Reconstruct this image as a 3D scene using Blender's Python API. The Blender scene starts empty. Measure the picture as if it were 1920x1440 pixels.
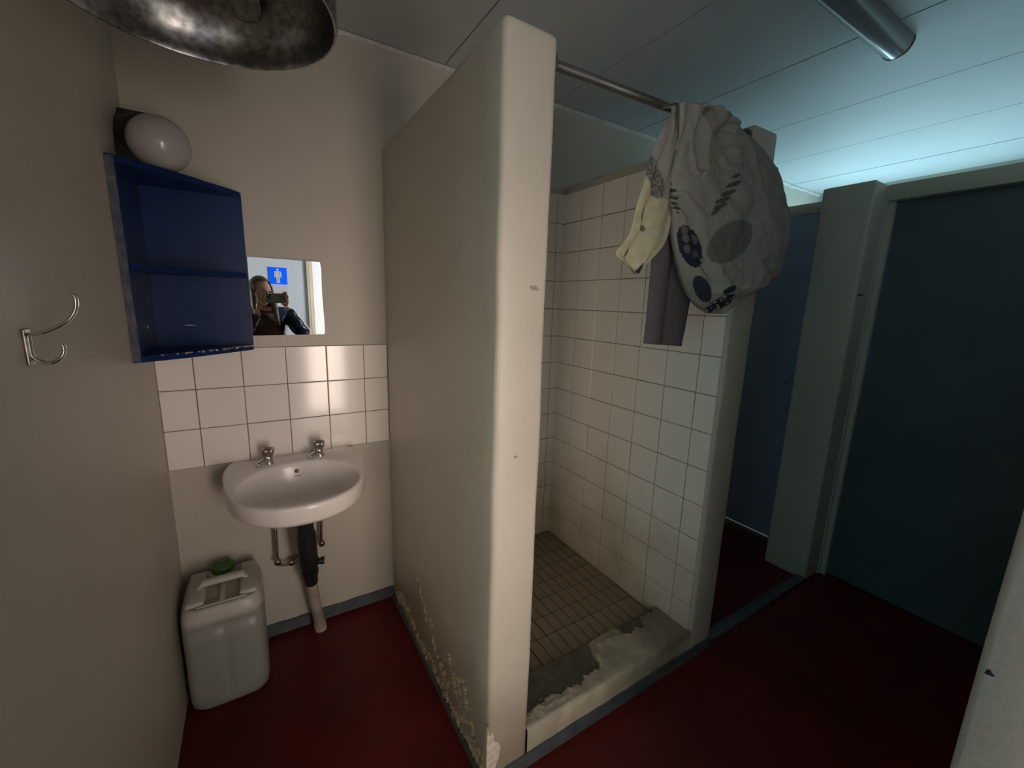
import bpy, bmesh, math, random
from mathutils import Vector, Matrix, noise
random.seed(7)
S = bpy.context.scene
C = bpy.context.collection
V = Vector
# ------------------------------------------------------------ camera
CAM = V((0.0454, -1.9197, 1.4863))
RX = V((0.85188, -0.52287, 0.02999)); UP = V((0.07408, 0.17699, 0.98142)); FW = V((0.51847, 0.83383, -0.18950))
F = 784.6
cd = bpy.data.cameras.new('camera'); cam = bpy.data.objects.new('camera', cd); C.objects.link(cam)
cd.sensor_width = 36; cd.lens = F / 1920 * 36; cd.clip_start = 0.02; cd.clip_end = 60
m = Matrix((RX, UP, -FW)).transposed().to_4x4(); m.translation = CAM; cam.matrix_world = m
S.camera = cam
def ray(u, v): return RX * ((u - 960) / F) - UP * ((v - 720) / F) + FW
def at(u, v, ax, val):
    d = ray(u, v); return CAM + d * ((val - CAM[ax]) / d[ax])
# ------------------------------------------------------------ world, lights, exposure
W = bpy.data.worlds.new('world'); S.world = W; W.use_nodes = True
W.node_tree.nodes['Background'].inputs[0].default_value = (0.72, 0.84, 1.0, 1)
W.node_tree.nodes['Background'].inputs[1].default_value = 1.0
def area(name, loc, aim, sx, sy, power, col, spread=180):
    l = bpy.data.lights.new(name, 'AREA'); l.shape = 'RECTANGLE'; l.size = sx; l.size_y = sy; l.energy = power; l.color = col; l.spread = math.radians(spread)
    o = bpy.data.objects.new(name, l); C.objects.link(o); o.location = loc
    o.rotation_euler = (V(aim) - V(loc)).to_track_quat('-Z', 'Y').to_euler(); return o
area('doorway_daylight', (0.70, -3.12, 0.95), (0.62, -1.0, 1.05), 0.36, 1.45, 3.2, (1.0, 0.80, 0.69), 60)
area('lobby_left_fill', (-0.75, -2.80, 0.95), (0.62, -1.0, 1.0), 0.8, 1.4, 3.6, (1.0, 0.88, 0.63), 70)  # added fill light standing before the lobby wall, out of view
area('side_window_daylight', (-1.46, -1.95, 1.15), (1.4, -1.35, 1.10), 0.8, 1.1, 3.2, (0.32, 0.90, 1.0), 130)
area('lobby_wall_fill', (1.95, -2.25, 1.50), (0.05, -2.85, 1.60), 0.4, 0.9, 13.5, (0.89, 0.93, 1.0), 45)  # unseen narrow fill, aimed to brighten the lobby wall in the mirror
area('outside_sky_light', (0.95, -3.55, 2.80), (0.75, -3.55, 0.0), 1.2, 0.7, 34, (1.0, 0.95, 0.88), 70)
area('corridor_pier_fill', (2.25, -1.82, 2.15), (2.3, -0.5, 1.2), 0.6, 0.3, 0.7, (0.75, 0.95, 1.0))  # added weak fill to lift the pier front; no opening here
area('far_window_light', (4.22, -0.75, 1.75), (2.6, -0.7, 2.45), 1.3, 0.8, 20.6, (0.49, 0.85, 1.0))
area('far_high_window_light', (4.22, -0.40, 1.90), (3.6, -0.5, 2.45), 0.7, 0.6, 4.4, (0.48, 0.84, 1.0))
S.view_settings.view_transform = 'Standard'; S.view_settings.look = 'None'
S.view_settings.exposure = 0.0; S.view_settings.gamma = 1.0; S.view_settings.use_curve_mapping = False
cy = S.cycles; cy.use_denoising = True; cy.max_bounces = 10; cy.diffuse_bounces = 6; cy.glossy_bounces = 5
cy.sample_clamp_indirect = 3.0; cy.caustics_reflective = True; cy.blur_glossy = 0.4

# ------------------------------------------------------------ materials
def mat(name, col, rough=0.6, metal=0.0, var=0.0, vscale=6.0, bump=0.0, bscale=60.0, spec=0.5, col2=None, coat=0.0, attr=None, trans=0.0):
    M_ = bpy.data.materials.new(name); M_.use_nodes = True; nt = M_.node_tree; N = nt.nodes; L = nt.links
    b = N['Principled BSDF']; b.inputs['Roughness'].default_value = rough; b.inputs['Metallic'].default_value = metal
    b.inputs['Specular IOR Level'].default_value = spec; b.inputs['Coat Weight'].default_value = coat
    b.inputs['Transmission Weight'].default_value = trans
    c4 = (*col, 1); b.inputs['Base Color'].default_value = c4
    tc = N.new('ShaderNodeTexCoord')
    src = None
    if attr:
        a = N.new('ShaderNodeAttribute'); a.attribute_name = attr; src = a.outputs['Color']
    if var > 0 or col2:
        n = N.new('ShaderNodeTexNoise'); n.inputs['Scale'].default_value = vscale; n.inputs['Detail'].default_value = 6
        L.new(tc.outputs['Object'], n.inputs['Vector'])
        r = N.new('ShaderNodeValToRGB'); r.color_ramp.elements[0].position = 0.3; r.color_ramp.elements[1].position = 0.7
        if col2:
            r.color_ramp.elements[0].color = (*col2, 1); r.color_ramp.elements[1].color = c4
        else:
            k0, k1 = 1 - var, 1 + var
            r.color_ramp.elements[0].color = (col[0]*k0, col[1]*k0, col[2]*k0, 1)
            r.color_ramp.elements[1].color = (min(1, col[0]*k1), min(1, col[1]*k1), min(1, col[2]*k1), 1)
        L.new(n.outputs['Fac'], r.inputs['Fac'])
        if not attr: src = r.outputs['Color']
    if src: L.new(src, b.inputs['Base Color'])
    if bump > 0:
        n2 = N.new('ShaderNodeTexNoise'); n2.inputs['Scale'].default_value = bscale; n2.inputs['Detail'].default_value = 5
        L.new(tc.outputs['Object'], n2.inputs['Vector'])
        bp = N.new('ShaderNodeBump'); bp.inputs['Strength'].default_value = bump; bp.inputs['Distance'].default_value = 0.01
        L.new(n2.outputs['Fac'], bp.inputs['Height']); L.new(bp.outputs['Normal'], b.inputs['Normal'])
    return M_
def stain(M_, col, z0, z1, scale=7.0, amount=1.0):
    """mix a stain colour in below a noisy world height (a lasting dirt line, not a shade)"""
    nt = M_.node_tree; N = nt.nodes; L = nt.links; b = N['Principled BSDF']
    g = N.new('ShaderNodeNewGeometry'); sp = N.new('ShaderNodeSeparateXYZ'); L.new(g.outputs['Position'], sp.inputs[0])
    n = N.new('ShaderNodeTexNoise'); n.inputs['Scale'].default_value = scale; n.inputs['Detail'].default_value = 5; L.new(g.outputs['Position'], n.inputs['Vector'])
    ma = N.new('ShaderNodeMath'); ma.operation = 'MULTIPLY_ADD'; L.new(n.outputs['Fac'], ma.inputs[0]); ma.inputs[1].default_value = -(z1 - z0) * 1.2; L.new(sp.outputs['Z'], ma.inputs[2])
    mr = N.new('ShaderNodeMapRange'); mr.inputs['From Min'].default_value = z0 - (z1-z0)*0.6; mr.inputs['From Max'].default_value = z1 - (z1-z0)*0.6
    mr.inputs['To Min'].default_value = amount; mr.inputs['To Max'].default_value = 0; L.new(ma.outputs[0], mr.inputs['Value'])
    mx = N.new('ShaderNodeMix'); mx.data_type = 'RGBA'; L.new(mr.outputs[0], mx.inputs['Factor'])
    inp = b.inputs['Base Color']
    if inp.is_linked: L.new(inp.links[0].from_socket, mx.inputs[6])
    else: mx.inputs[6].default_value = inp.default_value
    mx.inputs[7].default_value = (*col, 1); L.new(mx.outputs[2], inp)
PLASTER = (0.50, 0.455, 0.385)
M = {}
M['wall'] = mat('taupe_wall_paint', PLASTER, 0.45, var=0.04, vscale=2.5, bump=0.10, bscale=90)
M['wall_mid'] = mat('taupe_paint_stained_base', PLASTER, 0.42, var=0.05, vscale=3, bump=0.14, bscale=60)
stain(M['wall_mid'], (0.20, 0.135, 0.075), 0.10, 0.42, 5.0, 0.65)
M['ceil'] = mat('white_ceiling_board', (0.50, 0.52, 0.52), 0.6, var=0.06, vscale=1.6, bump=0.04, bscale=40)
M['dark'] = mat('joint_shadow_board', (0.03, 0.03, 0.03), 0.9)
M['cornice'] = mat('rough_white_plaster', (0.62, 0.60, 0.56), 0.8, var=0.15, vscale=30, bump=0.4, bscale=50)
M['floor'] = mat('red_floor_paint', (0.135, 0.012, 0.010), 0.36, var=0.25, vscale=3.5, bump=0.12, bscale=25, spec=0.25, col2=(0.075, 0.009, 0.008))
M['skirt'] = mat('grey_gloss_skirting_paint', (0.075, 0.083, 0.092), 0.3, var=0.25, vscale=20, bump=0.3, bscale=40)
M['tile'] = mat('white_glazed_tile', (0.90, 0.84, 0.79), 0.10, var=0.02, vscale=2)
M['stile'] = mat('white_shower_tile', (0.88, 0.85, 0.79), 0.22, var=0.04, vscale=2.5)
stain(M['stile'], (0.42, 0.33, 0.20), 0.02, 0.75, 4.0, 0.8)
M['grout'] = mat('grey_grout', (0.16, 0.14, 0.11), 0.9, var=0.2, vscale=15)
M['ftile'] = mat('stained_floor_tile', (0.34, 0.28, 0.19), 0.35, col2=(0.20, 0.14, 0.08), vscale=6, bump=0.15, bscale=30)
M['fgrout'] = mat('brown_floor_grout', (0.055, 0.035, 0.02), 0.8, var=0.3, vscale=12)
M['porcelain'] = mat('white_porcelain', (0.88, 0.82, 0.78), 0.19)
M['chrome'] = mat('chrome', (0.72, 0.70, 0.67), 0.14, 1.0)
M['oldchrome'] = mat('tarnished_chrome', (0.36, 0.33, 0.29), 0.3, 1.0, var=0.3, vscale=40)
M['black'] = mat('black_plastic', (0.012, 0.012, 0.013), 0.4)
M['pvc'] = mat('dirty_white_pipe', (0.50, 0.44, 0.37), 0.4, col2=(0.28, 0.22, 0.17), vscale=12)
M['blue'] = mat('blue_enamel_paint', (0.004, 0.021, 0.095), 0.30, var=0.25, vscale=5, bump=0.10, bscale=18, spec=0.22)
M['blue_worn'] = mat('worn_blue_edge', (0.020, 0.035, 0.085), 0.5, col2=(0.11, 0.105, 0.11), vscale=28, bump=0.5, bscale=60)
M['bare'] = mat('bare_chipped_wood', (0.30, 0.27, 0.24), 0.8, var=0.4, vscale=60, bump=0.5)
M['galv'] = mat('galvanised_steel', (0.30, 0.30, 0.29), 0.30, 1.0, var=0.45, vscale=70, bump=0.05, bscale=45)
M['opal'] = mat('opal_glass', (0.40, 0.37, 0.36), 0.16)
M['jerry'] = mat('translucent_white_plastic', (0.50, 0.47, 0.41), 0.35, var=0.06, vscale=8)
M['jerryliq'] = mat('liquid_behind_plastic', (0.29, 0.29, 0.265), 0.35, var=0.06, vscale=5)
M['green'] = mat('green_plastic', (0.03, 0.13, 0.015), 0.4)
M['rail'] = mat('dark_metal_rail', (0.12, 0.115, 0.11), 0.4, 0.6)
M['fabric'] = mat('printed_curtain_fabric', (0.4, 0.38, 0.33), 0.85, attr='print', bump=0.12, bscale=160, spec=0.2)
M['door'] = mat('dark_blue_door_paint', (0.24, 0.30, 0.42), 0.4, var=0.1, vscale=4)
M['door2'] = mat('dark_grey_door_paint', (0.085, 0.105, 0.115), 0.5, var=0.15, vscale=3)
M['lampc'] = mat('clear_ribbed_diffuser', (0.26, 0.28, 0.30), 0.14, 0.2)
M['white'] = mat('white_paint', (0.80, 0.80, 0.78), 0.4)
M['lobby'] = mat('pale_lobby_paint', (0.80, 0.82, 0.83), 0.5)
M['cream'] = mat('cream_frame_paint', (0.74, 0.64, 0.46), 0.5)
M['signblue'] = mat('sign_blue', (0.0, 0.09, 0.75), 0.35)
M['paper'] = mat('notice_paper', (0.55, 0.60, 0.68), 0.6)
M['paper2'] = mat('notice_orange_print', (0.62, 0.33, 0.24), 0.6)
M['mirror'] = mat('mirror_glass', (0.93, 0.95, 0.95), 0.0, 1.0)
M['mback'] = mat('mirror_edge', (0.30, 0.29, 0.27), 0.5)
M['concrete'] = mat('pale_concrete', (0.55, 0.54, 0.52), 0.8, var=0.1)
M['curb'] = mat('curb_plaster', (0.4, 0.4, 0.4), 0.7, attr='print', bump=0.6, bscale=45)
M['chip'] = mat('exposed_white_plaster', (0.62, 0.55, 0.46), 0.8, var=0.25, vscale=40, bump=0.5)
M['chip2'] = mat('peeling_paint_edge', (0.40, 0.32, 0.22), 0.6, var=0.5, vscale=50, bump=0.6)
M['black_ink'] = mat('grey_print', (0.06, 0.05, 0.04), 0.5)
M['skin'] = mat('skin', (0.52, 0.27, 0.18), 0.5)
M['hair'] = mat('brown_hair', (0.09, 0.052, 0.028), 0.45, var=0.4, vscale=30)
M['jacket'] = mat('navy_quilted_jacket', (0.010, 0.016, 0.045), 0.28, bump=0.3, bscale=25)
M['scarf'] = mat('brown_scarf', (0.075, 0.04, 0.025), 0.9, var=0.4, vscale=20, bump=0.4, bscale=80)
M['jeans'] = mat('dark_trousers', (0.02, 0.025, 0.04), 0.8)
M['eye'] = mat('dark_eye', (0.015, 0.01, 0.008), 0.3)
M['lips'] = mat('lips', (0.35, 0.10, 0.08), 0.5)
M['phone'] = mat('pale_green_phone_back', (0.18, 0.24, 0.20), 0.2)

# ------------------------------------------------------------ builders
class MB:
    def __init__(s): s.bm = bmesh.new(); s.cl = None
    def v(s, p): return s.bm.verts.new(p)
    def face(s, pts): 
        return s.bm.faces.new([s.bm.verts.new(p) for p in pts])
    def box(s, a, b, bev=0.0, seg=2):
        x0, y0, z0 = a; x1, y1, z1 = b
        vs = [s.bm.verts.new((x, y, z)) for x in (x0, x1) for y in (y0, y1) for z in (z0, z1)]
        fs = []
        for q in ((0,1,3,2),(4,6,7,5),(0,4,5,1),(2,3,7,6),(0,2,6,4),(1,5,7,3)): fs.append(s.bm.faces.new([vs[i] for i in q]))
        if bev > 0:
            es = list({e for f in fs for e in f.edges})
            bmesh.ops.bevel(s.bm, geom=es, offset=bev, segments=seg, profile=0.5, affect='EDGES')
        return s
    def grid(s, P, closeu=False, closev=False):
        vs = [[s.bm.verts.new(p) for p in row] for row in P]
        n, k = len(P), len(P[0])
        for i in range(n if closeu else n - 1):
            for j in range(k if closev else k - 1):
                a, b, c, d = vs[i][j], vs[(i+1) % n][j], vs[(i+1) % n][(j+1) % k], vs[i][(j+1) % k]
                try: s.bm.faces.new((a, b, c, d))
                except ValueError: pass
        return vs
    def tube(s, pts, r, n=12, cap=True):
        pts = [V(p) for p in pts]; rr = r if isinstance(r, (list, tuple)) else [r] * len(pts)
        rings = []; ref = None
        for i, p in enumerate(pts):
            t = (pts[min(i+1, len(pts)-1)] - pts[max(i-1, 0)]).normalized()
            if ref is None: ref = t.orthogonal().normalized()
            ref = (ref - t * ref.dot(t)).normalized(); bi = t.cross(ref)
            rings.append([p + (ref * math.cos(a) + bi * math.sin(a)) * rr[i] for a in [2*math.pi*k/n for k in range(n)]])
        vs = s.grid(rings, closev=True)
        if cap: s.bm.faces.new(list(reversed(vs[0]))); s.bm.faces.new(vs[-1])
        return s
    def lathe(s, prof, o=(0, 0, 0), ax=(0, 0, 1), n=32, f=None):
        o = V(o); ax = V(ax).normalized(); u = ax.orthogonal().normalized(); w = ax.cross(u)
        rings = []
        for (r, h) in prof:
            rings.append([o + ax*h + (u*math.cos(a) + w*math.sin(a)) * r * (f(a, h) if f else 1) for a in [2*math.pi*k/n for k in range(n)]])
        vs = s.grid(rings, closev=True)
        s.bm.faces.new(list(reversed(vs[0]))); s.bm.faces.new(vs[-1])
        return s
    def ball(s, c, r, n=16, k=12, sc=(1, 1, 1), rot=None):
        bmt = bmesh.new(); bmesh.ops.create_uvsphere(bmt, u_segments=n, v_segments=k, radius=r)
        for v in bmt.verts:
            p = V((v.co.x*sc[0], v.co.y*sc[1], v.co.z*sc[2]))
            if rot: p = rot @ p
            v.co = p + V(c)
        me = bpy.data.meshes.new('t'); bmt.to_mesh(me); s.bm.from_mesh(me); bpy.data.meshes.remove(me); bmt.free(); return s
    def prism(s, poly, h0, h1, f):
        """poly 2-D points, f(a,b,h) -> 3-D"""
        lo = [s.bm.verts.new(f(a, b, h0)) for a, b in poly]; hi = [s.bm.verts.new(f(a, b, h1)) for a, b in poly]
        n = len(poly)
        for i in range(n): s.bm.faces.new((lo[i], lo[(i+1) % n], hi[(i+1) % n], hi[i]))
        s.bm.faces.new(list(reversed(lo))); s.bm.faces.new(hi); return s
    def cuts(s, step, bounds, axes='yz'):
        for ax in axes:
            i = 'xyz'.index(ax); a, b = bounds[i]; nrm = V((0, 0, 0)); nrm[i] = 1
            k = a + step
            while k < b - step*0.3:
                co = V((0, 0, 0)); co[i] = k
                bmesh.ops.bisect_plane(s.bm, geom=s.bm.verts[:] + s.bm.edges[:] + s.bm.faces[:], plane_co=co, plane_no=nrm); k += step
        return s
    def wobble(s, amp, sc=4.0):
        for v in s.bm.verts: v.co += V(noise.noise_vector(v.co * sc)) * amp
        return s
    def obj(s, name, mt, parent=None, smooth=False, base=None, auto=None):
        bmesh.ops.recalc_face_normals(s.bm, faces=s.bm.faces[:])
        if smooth:
            for f in s.bm.faces: f.smooth = True
        me = bpy.data.meshes.new(name)
        root = parent
        while root is not None and root.parent is not None: root = root.parent
        off = root.location if root is not None else V(base if base else (0, 0, 0))
        for v in s.bm.verts: v.co -= off
        s.bm.to_mesh(me); s.bm.free()
        for mm in (mt if isinstance(mt, (list, tuple)) else [mt]): me.materials.append(mm)
        if auto is not None: me.set_sharp_from_angle(angle=math.radians(auto))
        o = bpy.data.objects.new(name, me); C.objects.link(o)
        if parent is not None: o.parent = parent
        else: o.location = off
        return o
def tag(o, label, cat, group=None):
    o['label'] = label; o['category'] = cat
    if group: o['group'] = group
    return o
def thing(name, label, cat, loc, group=None):
    o = bpy.data.objects.new(name, None); C.objects.link(o); o.location = loc; o.empty_display_size = 0.05
    return tag(o, label, cat, group)
def struct(o, label=None):
    o['kind'] = 'structure'
    if label: o['label'] = label
    return o
def setcol(o, fn):
    me = o.data; ca = me.color_attributes.new('print', 'FLOAT_COLOR', 'POINT')
    for i, v in enumerate(me.vertices):
        ca.data[i].color = (*fn(v.co + (o.location if o.parent is None else o.parent.location)), 1)
def slab(name, a, b, bev, mt, amp=0.0015, step=0.12, label=None):
    mb = MB(); mb.box(a, b, bev, 3)
    mb.cuts(step, [(a[i], b[i]) for i in range(3)], 'yz' if b[1]-a[1] > b[0]-a[0] else 'xz').wobble(amp, 5)
    return struct(mb.obj(name, mt, smooth=True, auto=50), label)

# ------------------------------------------------------------ room dimensions
XL, XP, TH, YP, XS, ZC, HP, T = -0.2614, 0.5607, 0.148, -1.0174, 1.5437, 2.4921, 2.108, 0.152
XS2 = XS + 0.148
XR, XD, XF = 2.735, 2.85, 4.32
YE0, YE1, YB = -1.835, -1.985, -2.85
# floor
mb = MB(); mb.box((-1.62, -2.99, -0.08), (4.5, 0.12, 0.0))
floor = struct(mb.obj('floor', M['floor']), 'dark red painted concrete floor, scuffed')
# walls
wall_back = slab('wall_back', (-1.6, 0.0, 0.0), (XF + 0.1, 0.1, ZC + 0.02), 0, M['wall'], 0.0008, 0.4, 'taupe painted wall behind the basin and the shower')
slab('wall_left', (XL - 0.1, -1.40, 0.0), (XL, -0.0, ZC + 0.02), 0, M['wall'], 0.0012, 0.3, 'taupe painted wall at the left with the coat hook')
wall_middle = slab('wall_middle', (XP, YP, 0.0), (XP + TH, 0.0, HP), 0.017, M['wall_mid'], 0.0035, 0.09, 'free-standing taupe partition between basin and shower, paint peeling at its foot')
wall_shower = slab('wall_shower', (XS, YP, 0.0), (XS2, 0.0, HP), 0.012, M['wall'], 0.003, 0.1, 'taupe partition carrying the white shower tiles')
slab('wall_pier', (2.585, -1.012, 0.0), (XD + 0.02, -0.79, HP), 0.012, M['wall'], 0.002, 0.1, 'narrow pier beside the dark blue door')
# wall_right : surface XR in front of the pier, with a door recess; XD behind it
mb = MB()
mb.box((XR, YE0, 2.03), (XR + 0.12, -1.0, HP), 0.008)
mb.box((XR, -1.018, 0.0), (XR + 0.12, -1.0, 2.035))
mb.box((XD, -0.80, 2.045), (XD + 0.1, 0.0, HP + 0.0), 0.008)
struct(mb.obj('wall_right', M['wall'], smooth=True, auto=40), 'wall head above the two dark doors at the right')
slab('wall_entry', (0.95, YE1, 0.0), (XF, YE0, ZC + 0.02), 0.01, M['wall'], 0.0015, 0.2, 'cream wall end close to the camera at the lower right')
slab('wall_lobby_left', (-1.6, YB, 0.0), (-1.5, 0.0, ZC + 0.02), 0, M['lobby'], 0, 0.5)
slab('wall_lobby_end', (2.02, YB, 0.0), (2.12, YE1, ZC + 0.02), 0, M['lobby'], 0, 0.5)
slab('wall_far', (XF, -1.9, 0.0), (XF + 0.1, 0.0, ZC + 0.02), 0, M['wall'], 0, 0.5, 'distant wall beyond the doors')
mb = MB(); mb.box((-1.6, YB - 0.1, 0), (0.352, YB, ZC + 0.02)); mb.box((1.40, YB - 0.1, 0), (2.12, YB, ZC + 0.02)); mb.box((0.352, YB - 0.1, 2.05), (1.40, YB, ZC + 0.02))
struct(mb.obj('wall_lobby', M['lobby']), 'pale wall behind the photographer, seen in the mirror')
mb = MB(); mb.box((-1.62, -4.3, 0), (3.0, -4.2, 2.9)); struct(mb.obj('wall_outside', M['white']), 'white sunlit wall outside, seen in the mirror')
mb = MB(); mb.box((XD + 0.03, -1.83, 0.0), (XF, 0.0, 0.003)); struct(mb.obj('floor', M['white']), 'pale floor beyond the blue door, a bright line under it')
mb = MB(); mb.box((-1.62, -4.3, -0.08), (3.0, -2.99, -0.005)); struct(mb.obj('floor', M['concrete']))
# door frame in the lobby wall
mb = MB(); mb.box((0.340, YB - 0.1, 0), (0.358, YB + 0.012, 2.08)); mb.box((0.362, YB - 0.12, 0), (0.392, YB - 0.01, 2.05)); mb.box((1.36, YB - 0.1, 0), (1.40, YB + 0.012, 2.05)); mb.box((0.34, YB - 0.1, 2.02), (1.40, YB + 0.012, 2.06))
struct(mb.obj('door_3', M['cream']), 'cream frame of the open entrance doorway, seen in the mirror')
mb = MB(); mb.box((-0.235, YB - 0.05, 0), (-0.180, YB + 0.02, 2.05)); struct(mb.obj('trim_3', M['white']))
def frame(name, a, b, w=0.04):
    mb = MB(); (x0, y0, z0), (x1, y1, z1) = a, b
    for q in (((x0, y0, z0 - w), (x1, y1, z0)), ((x0, y0, z1), (x1, y1, z1 + w))): mb.box(*q)
    if x1 - x0 > y1 - y0: mb.box((x0 - w, y0, z0 - w), (x0, y1, z1 + w)); mb.box((x1, y0, z0 - w), (x1 + w, y1, z1 + w))
    else: mb.box((x0, y0 - w, z0 - w), (x1, y0, z1 + w)); mb.box((x0, y1, z0 - w), (x1, y1 + w, z1 + w))
    return struct(mb.obj(name, M['white']))
frame('lobby_fill_frame', (-1.16, YB, 0.24), (-0.34, YB + 0.03, 1.66)); frame('window_2', (-1.5, -2.36, 0.59), (-1.46, -1.54, 1.71))  # first frame is made up, set around the added lobby fill light
# ceiling : boards with recessed joints
mb = MB(); mb.box((-1.62, -2.99, ZC + 0.012), (XF + 0.1, 0.1, ZC + 0.05))
ceiling = struct(mb.obj('ceiling', M['dark']), 'ceiling of painted boards with dark joints')
x = 0.84 - 1.2; k = 0
for i in range(-2, 7):
    a = 0.84 + 0.6 * (i - 1); b = a + 0.6
    mb = MB(); mb.box((max(a, -1.58) + 0.0028, -2.94, ZC + 0.0005 * (i % 3)), (min(b, XF + 0.05) - 0.0028, -0.010 if i < 1 else 0.0, ZC + 0.011))
    mb.obj('ceiling_board', M['ceil'], ceiling)
# rough cornice line along the back wall
mb = MB(); P = []
for i in range(241):
    xx = XL + (XF - XL) * i / 240; w = 0.016 + 0.006 * noise.noise(V((xx * 9, 0, 0))) + 0.003 * noise.noise(V((xx * 40, 3, 0)))
    P.append([(xx, 0.001, ZC - 0.0015), (xx, -0.010 + 0.003*noise.noise(V((xx*12, 5, 0))), ZC - 0.002), (xx, -0.010, ZC - w), (xx, 0.001, ZC - w - 0.004)])
mb.grid(P, closev=True); struct(mb.obj('trim_1', M['cornice'], smooth=True, auto=40), 'rough white filler strip where the back wall meets the ceiling')

# ------------------------------------------------------------ tiles (parts of the walls, shared meshes)
_tm = {}
def tile_mesh(w, h, th, mt, axis, bev=0.0018):
    key = (round(w, 4), round(h, 4), round(th, 4), mt.name, axis)
    if key not in _tm:
        mb = MB()
        # chamfered front
        def tr(a, b, d): return {'y': (a, -d, b), 'x': (-d, a, b), 'z': (a, b, d)}[axis]
        A = [(0, 0), (w, 0), (w, h), (0, h)]; B = [(bev, bev), (w-bev, bev), (w-bev, h-bev), (bev, h-bev)]
        lo = [mb.v(tr(a, b, 0)) for a, b in A]; mi = [mb.v(tr(a, b, th - bev)) for a, b in A]; hi = [mb.v(tr(a, b, th)) for a, b in B]
        for q in range(4):
            mb.bm.faces.new((lo[q], lo[(q+1) % 4], mi[(q+1) % 4], mi[q])); mb.bm.faces.new((mi[q], mi[(q+1) % 4], hi[(q+1) % 4], hi[q]))
        mb.bm.faces.new(hi)
        bmesh.ops.recalc_face_normals(mb.bm, faces=mb.bm.faces[:])
        # make sure the front looks outwards
        f = mb.bm.faces[-1]; want = V(tr(0, 0, 1)) - V(tr(0, 0, 0))
        mb.bm.normal_update()
        for ff in mb.bm.faces:
            if len(ff.verts) == 4 and abs(ff.normal.dot(want)) > 0.99 and ff.normal.dot(want) < 0: bmesh.ops.reverse_faces(mb.bm, faces=mb.bm.faces[:]); break
        me = bpy.data.meshes.new('tile'); mb.bm.to_mesh(me); mb.bm.free(); me.materials.append(mt); _tm[key] = me
    return _tm[key]
def put_tile(parent, me, loc, jit=0.0):
    o = bpy.data.objects.new('tile', me); C.objects.link(o); o.parent = parent
    o.location = V(loc) - parent.location
    if jit: o.rotation_euler = [random.uniform(-jit, jit) for _ in range(3)]
    return o
G = 0.0028
ZT = 1.2868
xs_cols = [XL, -T, 0, T, 2*T, 3*T, XP]
mb = MB(); mb.box((XL, -0.0035, ZT - 3*T), (XP, 0.001, ZT)); g = mb.obj('grout', M['grout'], wall_back)
for r in range(3):
    for c in range(6):
        a, b = xs_cols[c] + G/2, xs_cols[c+1] - G/2
        put_tile(wall_back, tile_mesh(b - a, T - G, 0.0065, M['tile'], 'y'), (a, 0, ZT - (r+1)*T + G/2), 0.0035)
ZR = 1.6137; ZTOP = ZR + 3*T; ZF = 0.088
mb = MB(); mb.box((XP + TH, -0.0035, ZF), (XS, 0.001, ZTOP)); mb.obj('grout', M['grout'], wall_back)
xc = XS - 0.053; cols = [XS, xc]
while cols[-1] > XP + TH + 0.001: cols.append(max(cols[-1] - T, XP + TH))
rows = [ZTOP - i*T for i in range(14)]; rows[-1] = ZF
for r in range(13):
    for c in range(len(cols) - 1):
        a, b = cols[c+1] + G/2, cols[c] - G/2
        if b - a > 0.01: put_tile(wall_back, tile_mesh(b - a, rows[r] - rows[r+1] - G, 0.0065, M['stile'], 'y'), (a, 0, rows[r+1] + G/2), 0.003)
mb = MB(); mb.box((XS - 0.0035, YP + 0.016, ZF), (XS + 0.001, 0, ZTOP)); mb.obj('grout', M['grout'], wall_shower)
ys = [0]; 
while ys[-1] > YP + 0.016: ys.append(max(ys[-1] - T, YP + 0.014))
for r in range(13):
    for c in range(len(ys) - 1):
        a, b = ys[c+1] + G/2, ys[c] - G/2
        if b - a > 0.01: put_tile(wall_shower, tile_mesh(b - a, rows[r] - rows[r+1] - G, 0.0065, M['stile'], 'x'), (XS, a, rows[r+1] + G/2), 0.003)
# the hidden tiled side of the middle partition, one joined sheet
mb = MB(); mb.box((XP + TH - 0.001, YP + 0.03, ZF), (XP + TH + 0.0035, 0, ZTOP)); mb.obj('grout', M['grout'], wall_middle)
mb = MB()
for r in range(13):
    for c in range(len(ys) - 1):
        a, b = max(ys[c+1], YP + 0.03) + G/2, ys[c] - G/2
        if b - a > 0.01: mb.box((XP + TH, a, rows[r+1] + G/2), (XP + TH + 0.0065, b, rows[r] - G/2))
o = mb.obj('tile_sheet', M['stile'], wall_middle); o['kind'] = 'stuff'
# shower floor
mb = MB(); mb.box((XP + TH, -0.84, 0.001), (XS, 0, ZF - 0.002)); sfloor = struct(mb.obj('floor', M['fgrout']), 'tiled shower floor, brown with dirt')
FT = 0.0505; nx = 16; x0 = XP + TH + 0.012; yy = [-0.003 - 0.098 * i for i in range(9)]; yy[-1] = -0.815
for j in range(8):
    for i in range(nx + 1):
        a = x0 + i*FT; b = min(a + FT, XS - 0.003)
        if b - a < 0.01: continue
        ya, yb = yy[j+1], yy[j]
        o = bpy.data.objects.new('tile', tile_mesh(b - a - 0.004, yb - ya - 0.004, 0.006, M['ftile'], 'z', 0.0012)); C.objects.link(o); o.parent = sfloor
        o.location = (a + 0.002, ya + 0.002, ZF - 0.004 + random.uniform(-0.0008, 0.0008)); o.rotation_euler = (random.uniform(-.008, .008), random.uniform(-.008, .008), random.uniform(-.006, .006))
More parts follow.
